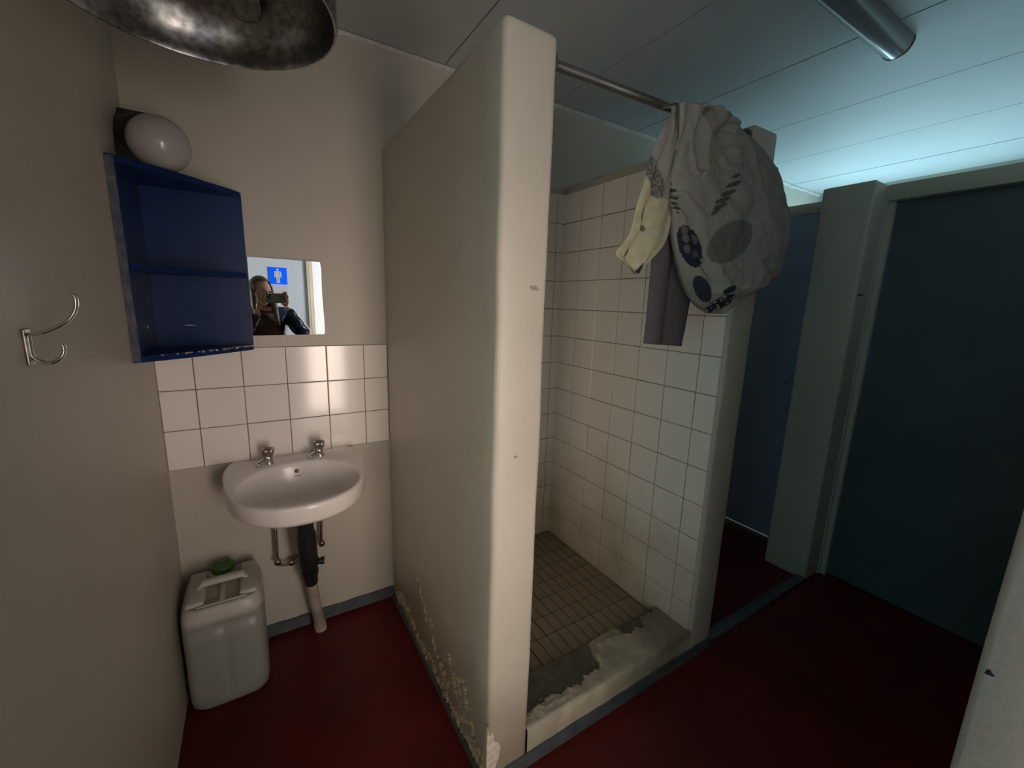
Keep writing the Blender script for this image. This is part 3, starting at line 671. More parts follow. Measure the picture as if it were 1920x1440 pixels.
# ------------------------------------------------------------ jerrycan
JX0, JX1, JY0, JY1 = -0.246, 0.006, -0.296, -0.030
t = thing('jerrycan', 'white plastic jerrycan with a green cap on the red floor below the basin', 'jerrycan', ((JX0+JX1)/2, (JY0+JY1)/2, 0))
cx, cyy = (JX0+JX1)/2, (JY0+JY1)/2; hx_, hy_ = (JX1-JX0)/2, (JY1-JY0)/2
def rrect(a, sx, sy, z, e=6.0):
    ca, sa = math.cos(a), math.sin(a); r_ = (abs(ca/(hx_*sx))**e + abs(sa/(hy_*sy))**e) ** (-1/e)
    dent = 0.006 * math.exp(-((ca)/0.10)**2) * (1 if sa < 0 else 0) * (1 if 0.03 < z < 0.34 else 0)
    return (cx + r_*ca, cyy + r_*sa + dent, z)
def can_rings(levels):
    mb = MB(); P = [[rrect(2*math.pi*i/96, sx, sy, z, e) for i in range(96)] for z, sx, sy, e in levels]
    vs = mb.grid(P, closev=True); mb.bm.faces.new(list(reversed(vs[0]))); mb.bm.faces.new(vs[-1]); return mb
lv = [(0.0, 0.86, 0.86, 5), (0.004, 0.92, 0.92, 5), (0.02, 0.975, 0.975, 6), (0.05, 1.0, 1.0, 6), (0.12, 1.0, 1.0, 6.5), (0.20, 0.992, 0.995, 6.5), (0.28, 1.0, 1.0, 6.5), (0.345, 1.0, 1.0, 6)]
can_rings(lv).obj('lower_body', M['jerryliq'], t, smooth=True)['label'] = 'greyer lower body where the liquid stands behind the plastic'
lv = [(0.3445, 1.0, 1.0, 6), (0.37, 0.995, 0.995, 5.5), (0.39, 0.97, 0.97, 5), (0.403, 0.93, 0.93, 5), (0.410, 0.885, 0.885, 5), (0.407, 0.84, 0.84, 5), (0.400, 0.82, 0.82, 5), (0.398, 0.3, 0.3, 4)]
can_rings(lv).obj('shoulder', M['jerry'], t, smooth=True)
# moulded handle across the top (left-right) with raised blocks
mb = MB(); P = []
for i in range(25):
    s_ = i/24; x = JX0 + 0.035 + (JX1 - JX0 - 0.07)*s_; z = 0.402 + 0.034*min(1, math.sin(math.pi*s_)*2.2)
    P.append([(x, -0.165 + 0.016*math.cos(q), z + 0.013*math.sin(q)) for q in [2*math.pi*k/12 for k in range(12)]])
vs = mb.grid(P, closev=True); mb.bm.faces.new(vs[0]); mb.bm.faces.new(vs[-1]); mb.obj('handle', M['jerry'], t, smooth=True)
for (xa, xb, ya, yb) in ((JX0 + 0.016, JX0 + 0.075, -0.262, -0.055), (JX1 - 0.075, JX1 - 0.016, -0.262, -0.055)):
    mb = MB(); mb.box((xa, ya, 0.395), (xb, yb, 0.424), 0.012, 3); mb.obj('shoulder_block', M['jerry'], t, smooth=True, auto=50)
mb = MB(); mb.box((cx - 0.010, -0.262, 0.397), (cx + 0.010, -0.10, 0.414), 0.005, 2); mb.box((JX0 + 0.05, -0.274, 0.398), (JX1 - 0.05, -0.262, 0.413), 0.004); mb.obj('moulded_rib', M['jerry'], t, smooth=True, auto=50)
mb = MB(); mb.lathe([(0.028, 0.395), (0.030, 0.42), (0.030, 0.424)], (cx - 0.004, -0.072, 0), (0, 0, 1), 28); mb.obj('neck', M['jerry'], t, smooth=True, auto=40)
mb = MB(); mb.lathe([(0.036, 0.418), (0.0385, 0.421), (0.0385, 0.438), (0.036, 0.443), (0.026, 0.445), (0.024, 0.441), (0.002, 0.441)], (cx - 0.004, -0.072, 0), (0, 0, 1), 48, lambda a, h: 1 + 0.02*math.cos(24*a)); mb.obj('cap', M['green'], t, smooth=True, auto=40)

# ------------------------------------------------------------ ceiling lamp
t = thing('ceiling_lamp', 'long unlit half-round strip lamp fixed to the ceiling boards', 'lamp', (1.6, -1.14, ZC))
def half(mb, x0, x1, R, wz=1.0):
    P = []
    for x in (x0, x1): P.append([(x, -1.14 + R*math.cos(q), ZC - R*wz*math.sin(q)) for q in [math.pi*k/20 for k in range(21)]])
    vs = mb.grid(P); mb.bm.faces.new(vs[0]); mb.bm.faces.new(vs[-1]); return mb
mb = half(MB(), 1.02, 2.185, 0.050, 1.15); mb.obj('diffuser', M['lampc'], t, smooth=True, auto=40)
mb = half(MB(), 2.186, 2.192, 0.0515, 1.15); mb.obj('seal', M['black'], t, smooth=True, auto=40)
mb = half(MB(), 2.192, 2.203, 0.048, 1.1); mb.obj('end_cap', M['lampc'], t, smooth=True, auto=40)
mb = half(MB(), 1.005, 1.02, 0.0515, 1.15); mb.obj('end_cap', M['lampc'], t, smooth=True, auto=40)

# ------------------------------------------------------------ shower rail
ra = at(1050, 125, 1, -0.985); rb = at(1262, 205, 1, -0.985); rd = (rb - ra)
RY = -0.985
def railz(x): return ra.z + (x - ra.x) / (rb.x - ra.x) * (rb.z - ra.z)
t = thing('shower_rail', 'dark round shower rail spanning between the two partitions', 'rail', (1.12, RY, railz(1.12)))
mb = MB(); mb.tube([(XP + TH, RY, railz(XP + TH)), (XS, RY, railz(XS))], 0.0115, 16); mb.obj('tube', M['rail'], t, smooth=True)
for x, s_ in ((XP + TH, 1), (XS, -1)):
    mb = MB(); mb.lathe([(0.024, 0), (0.024, 0.004), (0.014, 0.006), (0.014, 0.014)], (x, RY, railz(x)), (s_, 0, 0), 20); mb.obj('socket', M['rail'], t, smooth=True, auto=40)

# ------------------------------------------------------------ shower curtain
CT = thing('shower_curtain', 'pale leaf-print fabric shower curtain bundled over the right end of the rail', 'curtain', (1.40, RY, railz(1.4)))
def zp(a, b): return (1120 + a/3, 180 + b/3)        # from the close study of the picture
YC = -1.035
def lerp_poly(poly, s_):
    """poly: list of (a,b) ; arc-length interpolation"""
    L = [0]
    for p, q in zip(poly, poly[1:]): L.append(L[-1] + math.hypot(q[0]-p[0], q[1]-p[1]))
    d = s_ * L[-1]
    for i in range(len(poly) - 1):
        if d <= L[i+1] + 1e-9:
            f = (d - L[i]) / max(1e-9, L[i+1] - L[i]); return (poly[i][0] + (poly[i+1][0]-poly[i][0])*f, poly[i][1] + (poly[i+1][1]-poly[i][1])*f)
    return poly[-1]
def spl(poly): return dense([tuple(map(float, p)) for p in poly], 6)
def sheet(name, left, right, depth, nu, nv, base_y, wrap=True, th=0.0012):
    """left/right silhouettes (in study pixels) -> real positions on the plane y = base_y, pushed to depth(u,v)"""
    left, right = spl(left), spl(right); mb = MB(); P = []; pix = []
    def pt(u, v):
        l = lerp_poly(left, v); r_ = lerp_poly(right, v); a = l[0] + (r_[0]-l[0])*u; b = l[1] + (r_[1]-l[1])*u
        w = at(*zp(a, b), 1, base_y); return w, (a, b)
    rows_ = []
    for j in range(nv + 1):
        v = j / nv; row = []
        for i in range(nu + 1):
            u = i / nu; w, ab = pt(u, v); d = depth(u, v, ab)
            p = CAM + (w - CAM) * ((base_y + d - CAM.y) / (w.y - CAM.y)) if False else V((w.x, base_y + d, w.z))
            row.append(p); e_ = p - CAM; k_ = e_.dot(FW)
            pix.append(((960 + F*e_.dot(RX)/k_ - 1120)*3, (720 - F*e_.dot(UP)/k_ - 180)*3) if name == 'fabric_body' else ab)
        rows_.append(row)
    vs = mb.grid(rows_)
    me_cols = pix[:]
    if wrap:     # over the rail and a little way down behind
        top = rows_[0]; prev = vs[0]; 
        for k in range(1, 6):
            an = math.pi * k / 8; nr = []
            for i, p in enumerate(top):
                R_ = max(0.014, (RY - p.y)); zc = p.z
                nr.append(mb.v((p.x, RY - R_*math.cos(an) if an < math.pi/2 else RY - 0.016*math.cos(an), zc + 0.016*math.sin(an)))); me_cols.append((me_cols[i][0], me_cols[i][1] - 6*k))
            for i in range(nu): mb.bm.faces.new((prev[i], prev[i+1], nr[i+1], nr[i]))
            prev = nr
        for k in range(1, 1):
            nr = []
            for i, p in enumerate(top):
                u = i/nu; nr.append(mb.v((p.x + 0.002*k*math.sin(9*u), RY + 0.016 + 0.004*math.sin(14*u + k*0.3), p.z - 0.03*k*(0.8 + 0.3*math.sin(5*u))))); me_cols.append((me_cols[i][0], me_cols[i][1] - 60 - 20*k))
            for i in range(nu): mb.bm.faces.new((prev[i], prev[i+1], nr[i+1], nr[i]))
            prev = nr
    o = mb.obj(name, M['fabric'], CT, smooth=True)
    ca = o.data.color_attributes.new('print', 'FLOAT_COLOR', 'POINT')
    for i in range(len(o.data.vertices)):
        ca.data[i].color = (*fab(*me_cols[i]), 1) if i < len(me_cols) else (0.4, 0.38, 0.33, 1)
    sm = o.modifiers.new('thickness', 'SOLIDIFY'); sm.thickness = th; sm.offset = 0
    return o
def ell(a, b, cx, cy_, rx, ry, ang):
    c, s_ = math.cos(math.radians(ang)), math.sin(math.radians(ang)); dx, dy = a - cx, b - cy_
    u, v = dx*c + dy*s_, -dx*s_ + dy*c; return (u/rx)**2 + (v/ry)**2
PALE = V((0.30, 0.28, 0.245)); CREAM = V((0.44, 0.41, 0.28)); GREY = V((0.14, 0.13, 0.13)); NAVY = V((0.022, 0.022, 0.036)); CHAR = V((0.055, 0.055, 0.05))
LEAF1 = [(402, 490, 24, 9, 20), (415, 530, 30, 11, 8), (425, 572, 32, 10, 5), (437, 605, 26, 9, 10), (447, 632, 20, 8, 14), (452, 655, 12, 6, 20)]
LEAF2 = [(780, 450, 30, 9, -25), (765, 497, 48, 13, -22), (737, 545, 46, 13, -20), (705, 585, 46, 13, -20), (690, 620, 44, 13, -25), (665, 650, 34, 12, -35)]
def fab(a, b):
    n1 = noise.noise(V((a/45, b/45, 0))); n2 = noise.noise(V((a/9, b/9, 3)))
    c = PALE * (1 + 0.10*n1)
    if b > 1060 and a > 640: c = PALE * 1.15
    # cream half of the left flap
    k = b - 470 - (a - 200) * 0.9
    if a < 395 and k > 0 and b < 1010: c = CREAM * (0.9 + 0.15*n1)
    if ell(a, b, 268, 470, 44, 125, -12) < 1 + 0.12*n2: c = CHAR*1.6 if noise.noise(V((a/5.5, b/5.5, 9))) < 0.12 else PALE*0.9
    for q, col in [(x, CHAR) for x in LEAF1] + [(x, GREY*0.62) for x in LEAF2]:
        if ell(a, b, *q) < 1 + 0.2*n2: c = col
    # berry-like leaf
    if ell(a, b, 520, 845, 62, 125, -20) < 1 + 0.1*n2:
        c = NAVY
        for (x, y) in ((497, 800), (545, 808), (505, 860), (553, 888), (490, 755)):
            if ell(a, b, x, y, 20, 25, -20) < 1: c = GREY*0.85
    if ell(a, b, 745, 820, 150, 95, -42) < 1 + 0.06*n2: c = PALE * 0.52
    if ell(a, b, 590, 1085, 45, 80, -25) < 1: c = NAVY*1.7
    if ell(a, b, 690, 1165, 95, 30, -28) < 1 + 0.4*n2 and noise.noise(V((a/16, b/16, 5))) > -0.15: c = NAVY
    if ell(a, b, 745, 1090, 40, 18, -28) < 1 + 0.5*n2: c = NAVY*1.3
    if ell(a, b, 205, 680, 17, 42, 8) < 1 + 0.5*n2 or ell(a, b, 215, 745, 26, 16, 30) < 1: c = CHAR*1.4
    if ell(a, b, 205, 975, 12, 34, 32) < 1 + 0.4*n2: c = NAVY
    if ell(a, b, 140, 890, 5, 55, 22) < 1: c = CHAR
    return tuple(c)
def sm(x): x = max(0, min(1, x)); return x*x*(3-2*x)
def fold(t_, w=0.5):        # rounded pleats with sharp valleys : 0..1
    return abs(math.sin(math.pi * t_)) ** w
# 1 the hanging grey tail (behind)
def d_tail(u, v, ab):
    return 0.030 - 0.020*fold(u*2.0 + 0.06*math.sin(3*v), 0.6) + 0.004*math.sin(9*u + 4*v)
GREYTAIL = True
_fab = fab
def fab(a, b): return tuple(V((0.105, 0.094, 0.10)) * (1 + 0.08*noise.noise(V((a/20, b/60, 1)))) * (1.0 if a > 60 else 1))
sheet('fabric_tail', [(352, 500), (350, 700), (345, 900), (322, 1120), (293, 1396)], [(560, 500), (575, 800), (572, 1000), (546, 1200), (514, 1412)], d_tail, 50, 60, YC + 0.0, wrap=False)
fab = _fab
# 2 left flap
def d_flap(u, v, ab):
    return -0.016 - 0.024*sm(v*2)*(1 - 0.7*sm((v-0.55)/0.3))*fold(u*1.7 + 0.4*v + 0.15, 0.7) + 0.007*v*math.sin(7*u + 6*v) + 0.005*noise.noise(V((u*6, v*9, 2)))
sheet('fabric_flap', [(392, 92), (338, 200), (250, 370), (200, 510), (152, 650), (125, 790), (62, 885), (112, 940), (188, 1000)], [(440, 60), (432, 240), (405, 330), (392, 450), (382, 560), (372, 680), (350, 800), (318, 870), (196, 998)], d_flap, 70, 110, YC + 0.016)
# 3 main body
def pdist(a, b, poly):
    best = None
    for (x0, y0), (x1, y1) in zip(poly, poly[1:]):
        dx, dy = x1-x0, y1-y0; t_ = max(0, min(1, ((a-x0)*dx + (b-y0)*dy)/(dx*dx + dy*dy)))
        ex, ey = a - x0 - t_*dx, b - y0 - t_*dy; d = math.hypot(ex, ey)
        if best is None or d < best[0]: best = (d, 1 if dx*ey - dy*ex < 0 else -1)
    return best
# (polyline in study pixels, width, valley depth, step to the right of the line)
CREASES = [([(528, 70), (524, 180), (516, 300), (512, 430)], 11, 0.020, -0.010, 60), ([(712, 105), (668, 200), (640, 290), (676, 390)], 16, 0.016, -0.006, 60),
           ([(575, 120), (612, 200), (655, 285)], 30, 0.030, 0.0, 60), ([(762, 190), (800, 320), (818, 480), (815, 640)], 12, 0.016, 0.014, 70),
           ([(795, 320), (860, 430), (940, 560), (1040, 730)], 9, 0.016, 0.012, 60), ([(815, 640), (860, 760), (880, 930)], 20, 0.008, 0.006, 90),
           ([(400, 590), (455, 690), (460, 790), (480, 900), (540, 1080)], 13, 0.014, -0.012, 70), ([(900, 330), (960, 400), (1010, 520)], 14, 0.010, 0.006, 50),
           ([(620, 330), (600, 480), (640, 620)], 30, 0.007, 0.004, 90), ([(700, 700), (650, 860), (640, 1040)], 36, 0.009, 0.004, 110), ([(940, 640), (930, 800), (860, 960)], 30, 0.008, 0.0, 80),
           ([(430, 300), (470, 200), (470, 80)], 14, 0.010, 0.0, 50), ([(560, 1010), (640, 1100), (700, 1180)], 22, 0.010, 0.006, 60), ([(760, 950), (820, 1040), (800, 1100)], 18, 0.010, 0.0, 60)]
def d_body(u, v, ab):
    uu = max(0, min(1, u))
    bulge = -0.105 * (math.sin(math.pi * uu)**0.42) * (0.10 + 0.90*sm(v*1.3)) * (1 - 0.55*sm((v-0.80)/0.20)) * (1 - 0.18*math.cos(math.pi*uu))
    f_ = 0.0
    for poly, w, dep, st, rng in CREASES:
        d, sg_ = pdist(ab[0], ab[1], poly)
        if d < 4*rng: f_ += dep*math.exp(-(d/w)**2) + 0.5*st*sg_*math.exp(-(d/rng)**2) - 0.35*dep*math.exp(-((d-2.2*w)/w)**2)
    top = (1 - sm(v*3.2)); f_ += -0.020*top*(fold(u*4.2 + 0.2, 0.6) - 0.5)
    f_ += 0.007*noise.noise(V((u*5, v*6, 4))) + 0.004*noise.noise(V((u*13, v*11, 8))) + 0.0015*noise.noise(V((u*40, v*34, 8)))
    return -0.012 + bulge + f_
sheet('fabric_body', [(430, 62), (432, 200), (425, 310), (400, 400), (384, 480), (388, 620), (400, 760), (412, 880), (450, 1040), (520, 1170), (600, 1222)],
      [(700, 100), (762, 190), (840, 258), (925, 370), (985, 500), (1008, 640), (1004, 800), (950, 960), (865, 1070), (775, 1112), (630, 1222)], d_body, 230, 250, YC - 0.0, th=0.0015)
# 4 upper swag looping towards the partition end
def d_swag(u, v, ab): return 0.004 - 0.020*fold(u*2.3 + 0.5*v, 0.6) + 0.008*math.sin(5*v)
sheet('fabric_swag', [(560, 78), (600, 140), (660, 210), (720, 300), (780, 420), (840, 560)], [(722, 92), (800, 190), (880, 260), (960, 370), (1008, 480), (1020, 620)], d_swag, 60, 60, YC + 0.012, wrap=False)
mb = MB(); q = at(*zp(993, 432), 1, -1.02); mb.ball(q, 0.014, 12, 8, (0.7, 1, 1.3)); mb.wobble(0.004, 60); mb.obj('tie_knot', M['black'], CT, smooth=True)

# ------------------------------------------------------------ sign and notice in the lobby
t = thing('toilet_sign', 'square blue sign with a white standing figure, seen in the mirror', 'sign', (0.088, YB, 1.60))
mb = MB(); mb.box((0.010, YB, 1.598), (0.166, YB + 0.003, 1.756)); mb.obj('panel', M['signblue'], t)
mb = MB()
def sg(a, b): return (0.088 + a, b + 1.677)
def sgf(a, b, h): p_ = sg(a, b); return (p_[0], YB + h, p_[1])
mb.prism([(0.0105*math.cos(i*0.393), 0.058 + 0.0105*math.sin(i*0.393)) for i in range(16)], 0.0025, 0.0042, sgf)
for poly in ([(-0.024, 0.044), (0.024, 0.044), (0.028, 0.040), (0.0165, 0.036), (-0.0165, 0.036), (-0.028, 0.040)], [(-0.016, 0.036), (0.016, 0.036), (0.015, -0.010), (-0.015, -0.010)],
             [(-0.030, 0.036), (-0.019, 0.036), (-0.019, -0.014), (-0.030, -0.014)], [(0.019, 0.036), (0.030, 0.036), (0.030, -0.014), (0.019, -0.014)],
             [(-0.015, -0.010), (-0.0015, -0.010), (-0.0015, -0.068), (-0.014, -0.068)], [(0.0015, -0.010), (0.015, -0.010), (0.014, -0.068), (0.0015, -0.068)]):
    mb.prism(poly, 0.0025, 0.0042, sgf)
mb.obj('standing_figure', M['white'], t)
t = thing('notice', 'pale paper notice with orange print below the blue sign, seen in the mirror', 'notice', (0.10, YB, 1.435))
mb = MB(); mb.box((0.035, YB, 1.432), (0.168, YB + 0.0015, 1.588)); mb.obj('paper', M['paper'], t)
mb = MB(); rnd = random.Random(3)
for i in range(11):
    z = 1.575 - i*0.012; x = 0.045
    while x < 0.155:
        w = rnd.uniform(0.008, 0.022); mb.box((x, YB + 0.001, z - 0.003), (min(x + w, 0.16), YB + 0.0022, z)) if i < 4 else mb.box((x, YB + 0.001, z - 0.009), (min(x + w, 0.16), YB + 0.0022, z)); x += w + 0.006
o = mb.obj('print', M['paper2'], t); o['kind'] = 'stuff'

# ------------------------------------------------------------ photographer
PT = thing('person', 'person in dark blue quilted jacket and brown scarf holding up a phone', 'person', (-0.02, -2.30, 0))
def skin_mesh(nodes, edges, sub=2):
    me = bpy.data.meshes.new('sk'); me.from_pydata([n[:3] for n in nodes], edges, [])
    o = bpy.data.objects.new('sk', me); C.objects.link(o)
    md = o.modifiers.new('s', 'SKIN'); md.use_smooth_shade = True
    lay = me.skin_vertices[0].data
    for i, n in enumerate(nodes): lay[i].radius = (n[3], n[4] if len(n) > 4 else n[3]); lay[i].use_root = (i == 0)
    sb = o.modifiers.new('b', 'SUBSURF'); sb.levels = sub; sb.render_levels = sub
    dg = bpy.context.evaluated_depsgraph_get(); out = bpy.data.meshes.new_from_object(o.evaluated_get(dg)); bpy.data.objects.remove(o); return out
FD = V((FW.x, FW.y, 0)).normalized(); RD = V((FD.y, -FD.x, 0))       # faces the way the phone looks
BD = V((0.30, 0.954, 0)); BR = V((BD.y, -BD.x, 0))                    # torso heading
HC = V((-0.035, -2.235, 1.512))                                       # head centre
nk = V((-0.03, -2.28, 1.385))
def bpnt(f, r_, z): p_ = V((-0.02, -2.30, 0)) + BD*f + BR*r_; return V((p_.x, p_.y, z))
shR, shL = bpnt(0.0, 0.175, 1.335), bpnt(0.0, -0.175, 1.335)
elR, elL = V((0.275, -2.19, 1.16)), V((-0.17, -2.12, 1.15))
phc = CAM + RX*0.048 - FW*0.0130 - UP*0.022
wrR = phc + RX*0.108 - FW*0.045 - UP*0.080; wrL = phc - RX*0.118 - FW*0.035 - UP*0.095
pel = bpnt(0, 0, 0.93)
def nd(p, r_, r2=None): return (p.x, p.y, p.z, r_, r2 or r_)
nodes = [nd(pel, .135, .11), nd(bpnt(0, 0, 1.10), .12, .09), nd(bpnt(0, 0, 1.25), .135, .10), nd(bpnt(0, 0, 1.33), .09, .075), nd(nk, .05), nd(nk + V((-.003, .02, .06)), .048),
         nd(shR, .055), nd(elR, .038), nd(wrR, .024), nd(shL, .055), nd(elL, .038), nd(wrL, .024),
         nd(bpnt(0, .085, .86), .085), nd(bpnt(.02, .09, .48), .055), nd(bpnt(0, .09, .10), .035), nd(bpnt(.12, .10, .045), .03),
         nd(bpnt(0, -.085, .86), .085), nd(bpnt(.02, -.09, .48), .055), nd(bpnt(0, -.09, .10), .035), nd(bpnt(.12, -.10, .045), .03)]
edges = [(0, 1), (1, 2), (2, 3), (3, 4), (4, 5), (3, 6), (6, 7), (7, 8), (3, 9), (9, 10), (10, 11), (0, 12), (12, 13), (13, 14), (14, 15), (0, 16), (16, 17), (17, 18), (18, 19)]
body = MB(); mm = skin_mesh(nodes, edges); body.bm.from_mesh(mm); bpy.data.meshes.remove(mm)
# head : shaped ellipsoid with brow, nose, chin
hd = bmesh.new(); bmesh.ops.create_uvsphere(hd, u_segments=40, v_segments=30, radius=1)
for v in hd.verts:
    x, y, z = v.co     # x right, y forward, z up
    w = 0.074 * (1 - 0.20*max(0, -z)**1.5); d = 0.094; h = 0.118
    fx = x*w; fy = y*d; fz = z*h
    if y > 0: fy -= 0.010*max(0, -z-0.55)
    nose = math.exp(-((x)/0.17)**2) * math.exp(-((z+0.20)/0.20)**2) * (1 if y > 0 else 0); fy += 0.022*nose*(1 if z > -0.42 else 0.4)
    eye = (math.exp(-((abs(x)-0.40)/0.17)**2) * math.exp(-((z-0.04)/0.11)**2)) * (1 if y > 0 else 0); fy -= 0.010*eye
    mouth = math.exp(-(x/0.3)**2) * math.exp(-((z+0.56)/0.09)**2) * (1 if y > 0 else 0); fy += 0.005*mouth
    chin = math.exp(-(x/0.35)**2) * math.exp(-((z+0.86)/0.16)**2) * (1 if y > 0 else 0); fy += 0.014*chin
    v.co = HC + RD*fx + FD*fy + V((0, 0, fz))
mm = bpy.data.meshes.new('h'); hd.to_mesh(mm); body.bm.from_mesh(mm); bpy.data.meshes.remove(mm); hd.free()
# hands
def hand(wr, palm_dir, side, fingers):
    """wrist, palm, then five separate fingers given as joint lists"""
    global body
    pc = wr + palm_dir * 0.075
    mm = skin_mesh([nd(wr, .021, .017), nd(wr + palm_dir*0.04, .027, .016), nd(pc, .030, .015)], [(0, 1), (1, 2)]); body.bm.from_mesh(mm); bpy.data.meshes.remove(mm)
    for js in fingers:
        n_ = [nd(wr + palm_dir*0.045, .009)] + [nd(j, .0088 - .0007*i) for i, j in enumerate(js)]
        mm = skin_mesh(n_, [(i, i+1) for i in range(len(n_)-1)]); body.bm.from_mesh(mm); bpy.data.meshes.remove(mm)
def ph(a, b, c): return phc + RX*a + UP*b + FW*c       # phone coordinates : along, up, towards lens side
pdR = (ph(0.093, -0.012, -0.02) - wrR).normalized()
hand(wrR, pdR, 1, [[ph(.094, .022, -.016), ph(.088, .046, -.004), ph(.066, .047, .010), ph(.048, .044, .014)],
                   [ph(.100, .012, -.014), ph(.098, .018, .006), ph(.078, .020, .016), ph(.060, .018, .016)],
                   [ph(.102, .000, -.014), ph(.098, .002, .006), ph(.080, .002, .016), ph(.064, .000, .016)],
                   [ph(.100, -.014, -.014), ph(.095, -.014, .006), ph(.080, -.016, .015), ph(.068, -.018, .015)],
                   [ph(.085, -.045, -.018), ph(.070, -.049, -.014), ph(.052, -.046, -.010)]])
pdL = (ph(-.105, -.018, -.02) - wrL).normalized()
hand(wrL, pdL, -1, [[ph(-.110, .030, -.012), ph(-.098, .058, -.004), ph(-.078, .058, .000), ph(-.062, .046, .002)],
                    [ph(-.118, .030, -.010), ph(-.120, .060, .000), ph(-.106, .076, .002), ph(-.096, .082, .002)],
                    [ph(-.124, .022, -.012), ph(-.134, .046, -.004), ph(-.128, .066, .000), ph(-.118, .072, .002)],
                    [ph(-.128, .012, -.014), ph(-.142, .030, -.008), ph(-.142, .048, -.002), ph(-.134, .056, .000)],
                    [ph(-.100, -.048, -.012), ph(-.084, -.056, -.008), ph(-.066, -.048, -.006)]])
o = body.obj('body', M['skin'], PT, smooth=True)
for s_ in (-1, 1):
    mb = MB(); mb.ball(HC + RD*(0.030*s_) + FD*0.082 + V((0, 0, 0.006)), 0.010, 12, 8, (1.5, 1, 0.8)); mb.obj('eye', M['eye'], PT, smooth=True)
    mb = MB(); mb.ball(HC + RD*(0.031*s_) + FD*0.089 + V((0, 0, 0.024)), 0.008, 10, 6, (2.0, 0.7, 0.35)); mb.obj('eyebrow', M['eye'], PT, smooth=True)
mb = MB(); mb.ball(HC + FD*0.090 + V((0, 0, -0.066)), 0.009, 12, 8, (2.2, .8, .7)); mb.obj('lips', M['lips'], PT, smooth=True)
# hair : cap plus long front curtains
hb_ = bmesh.new(); bmesh.ops.create_uvsphere(hb_, u_segments=44, v_segments=32, radius=1)
kill = []
for v in hb_.verts:
    x, y, z = v.co; 
    if y > 0.30 and z < 0.62 and abs(x) < 0.80 - 0.12*max(0, z): kill.append(v)
    wv = 1 + 0.02*math.sin(30*math.atan2(x, y)); zz = z*0.132
    if z < -0.2: zz = -0.0264 + (z + 0.2) * 0.26
    v.co = HC + RD*(x*0.089*wv) + FD*(y*0.108*wv - 0.008) + V((0, 0, zz + 0.006))
bmesh.ops.delete(hb_, geom=kill, context='VERTS')
mm = bpy.data.meshes.new('h'); hb_.to_mesh(mm); hb_.free(); mb = MB(); mb.bm.from_mesh(mm)
for s_ in (-1, 1):
    P = []
    for j in range(16):
        q = j/15; c = HC + RD*(s_*(0.070 + 0.010*math.sin(3*q))) + FD*(0.020 + 0.06*q) + V((0, 0, 0.03 - 0.30*q))
        P.append([c + RD*(0.020*(1 + .3*q)*math.cos(a)) + FD*(0.026*math.sin(a)*(1 + .12*math.sin(5*a + 6*q))) for a in [2*math.pi*k/14 for k in range(14)]])
    vs = mb.grid(P, closev=True); mb.bm.faces.new(vs[0]); mb.bm.faces.new(vs[-1])
mb.obj('hair', M['hair'], PT, smooth=True)
# jacket
jn = [nd(bpnt(0, 0, 0.84), .165, .13), nd(bpnt(0, 0, 1.0), .155, .12), nd(bpnt(0, 0, 1.15), .16, .12), nd(bpnt(0, 0, 1.28), .145, .11), nd(shR + V((0, 0, -.01)), .078), nd(shR.lerp(elR, .5), .068), nd(elR, .062), nd(elR.lerp(wrR, .5), .052), nd(elR.lerp(wrR, .92), .040),
      nd(shL + V((0, 0, -.01)), .078), nd(shL.lerp(elL, .5), .068), nd(elL, .062), nd(elL.lerp(wrL, .5), .052), nd(elL.lerp(wrL, .92), .040)]
mm = skin_mesh(jn, [(0, 1), (1, 2), (2, 3), (3, 4), (4, 5), (5, 6), (6, 7), (7, 8), (3, 9), (9, 10), (10, 11), (11, 12), (12, 13)], 3)
mb = MB(); mb.bm.from_mesh(mm); mb.bm.normal_update()
for v in mb.bm.verts: v.co += v.normal * 0.007 * (abs(math.sin(v.co.z*52 + v.co.x*14)) ** 0.6 - 0.5)
mb.obj('jacket', M['jacket'], PT, smooth=True)
mm = skin_mesh([nd(pel, .145, .12), nd(bpnt(0, .088, .84), .095), nd(bpnt(.02, .093, .48), .07), nd(bpnt(0, .093, .09), .055), nd(bpnt(0, -.088, .84), .095), nd(bpnt(.02, -.093, .48), .07), nd(bpnt(0, -.093, .09), .055)], [(0, 1), (1, 2), (2, 3), (0, 4), (4, 5), (5, 6)])
mb = MB(); mb.bm.from_mesh(mm); mb.obj('trousers', M['jeans'], PT, smooth=True)
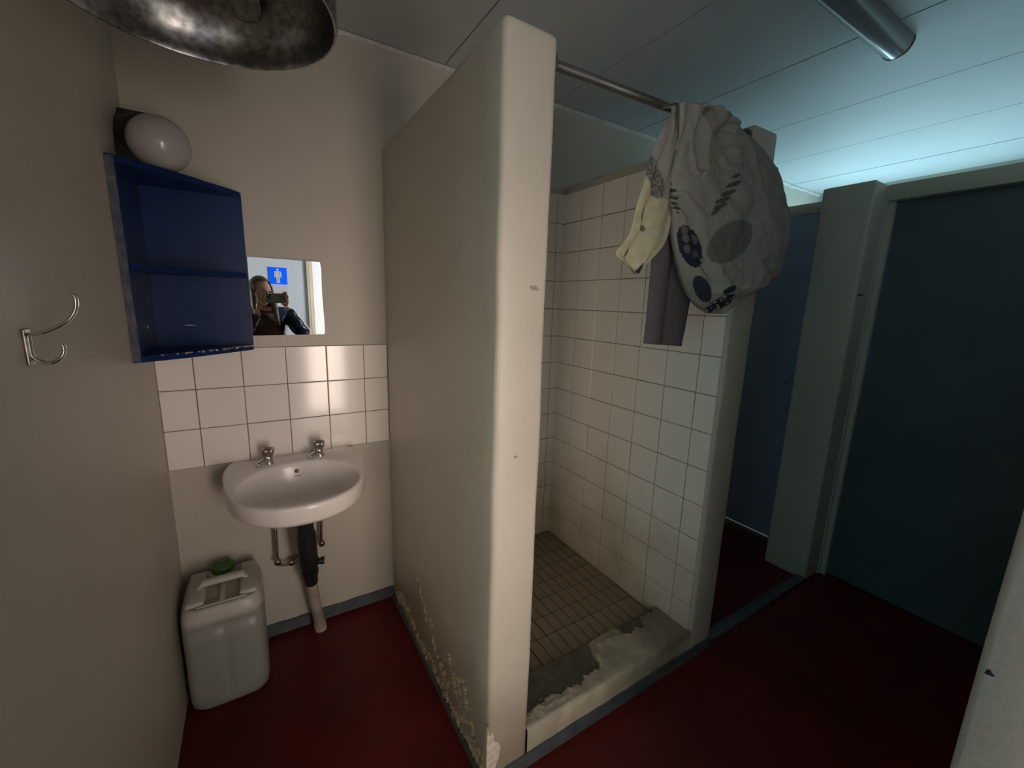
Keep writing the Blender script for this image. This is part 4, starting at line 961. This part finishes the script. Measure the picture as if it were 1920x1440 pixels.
for s_ in (-1, 1):
    mb = MB(); mb.ball(bpnt(.055, .095*s_, .045), 0.05, 16, 10, (0.95, 2.3, 0.9), Matrix.Rotation(-0.3, 3, 'Z')); mb.obj('shoe', M['black'], PT, smooth=True)
# scarf : two wraps and a hanging front
mb = MB()
for k, (rr, zz) in enumerate(((0.085, 1.345), (0.095, 1.305))):
    P = []
    for j in range(40):
        a = 2*math.pi*j/40; c = nk + BR*(rr*math.cos(a)) + BD*(rr*math.sin(a)*1.05 + 0.01) + V((0, 0, zz - nk.z - 0.03*max(0, math.sin(a))))
        rad = BR*math.cos(a) + BD*math.sin(a)
        P.append([c + rad*(0.024*math.cos(q)*(1 + .15*math.sin(9*a))) + V((0, 0, 0.030*math.sin(q))) for q in [2*math.pi*i/12 for i in range(12)]])
    mb.grid(P, closeu=True, closev=True)
P = []
for j in range(18):
    q_ = j/17; c = bpnt(0.115 + 0.03*math.sin(q_*2.5), -0.015 + 0.02*q_, 1.31 - 0.42*q_)
    P.append([c + BR*(0.085*math.cos(a)*(1 - .15*q_)) + BD*(0.022*math.sin(a) + 0.008*math.sin(4*a + 5*q_)) for a in [2*math.pi*i/20 for i in range(20)]])
vs = mb.grid(P, closev=True); mb.bm.faces.new(vs[0]); mb.bm.faces.new(vs[-1])
mb.obj('scarf', M['scarf'], PT, smooth=True)
# the phone in her hands
t = thing('smartphone', 'mobile phone held sideways in both hands, seen in the mirror', 'phone', phc)
bmt = MB(); bmt.box((-0.080, -0.0385, -0.0045), (0.080, 0.0385, 0.0045), 0.004, 3)
Rm = Matrix((RX, UP, FW)).transposed()
def place(mb):
    for v in mb.bm.verts: v.co = phc + Rm @ v.co
    return mb
place(bmt).obj('phone_body', M['phone'], t, smooth=True, auto=40)
mb = MB(); mb.box((-0.074, 0.000, 0.0044), (-0.040, 0.034, 0.0062), 0.0008); place(mb).obj('camera_bump', M['black'], t)
for (a, b) in ((-0.066, 0.0255), (-0.066, 0.009), (-0.049, 0.017)):
    mb = MB(); mb.lathe([(0.006, 0.0060), (0.0065, 0.0078), (0.0045, 0.0078), (0.0002, 0.0070)], (a, b, 0), (0, 0, 1), 16); place(mb).obj('lens', M['chrome'], t, smooth=True, auto=30)
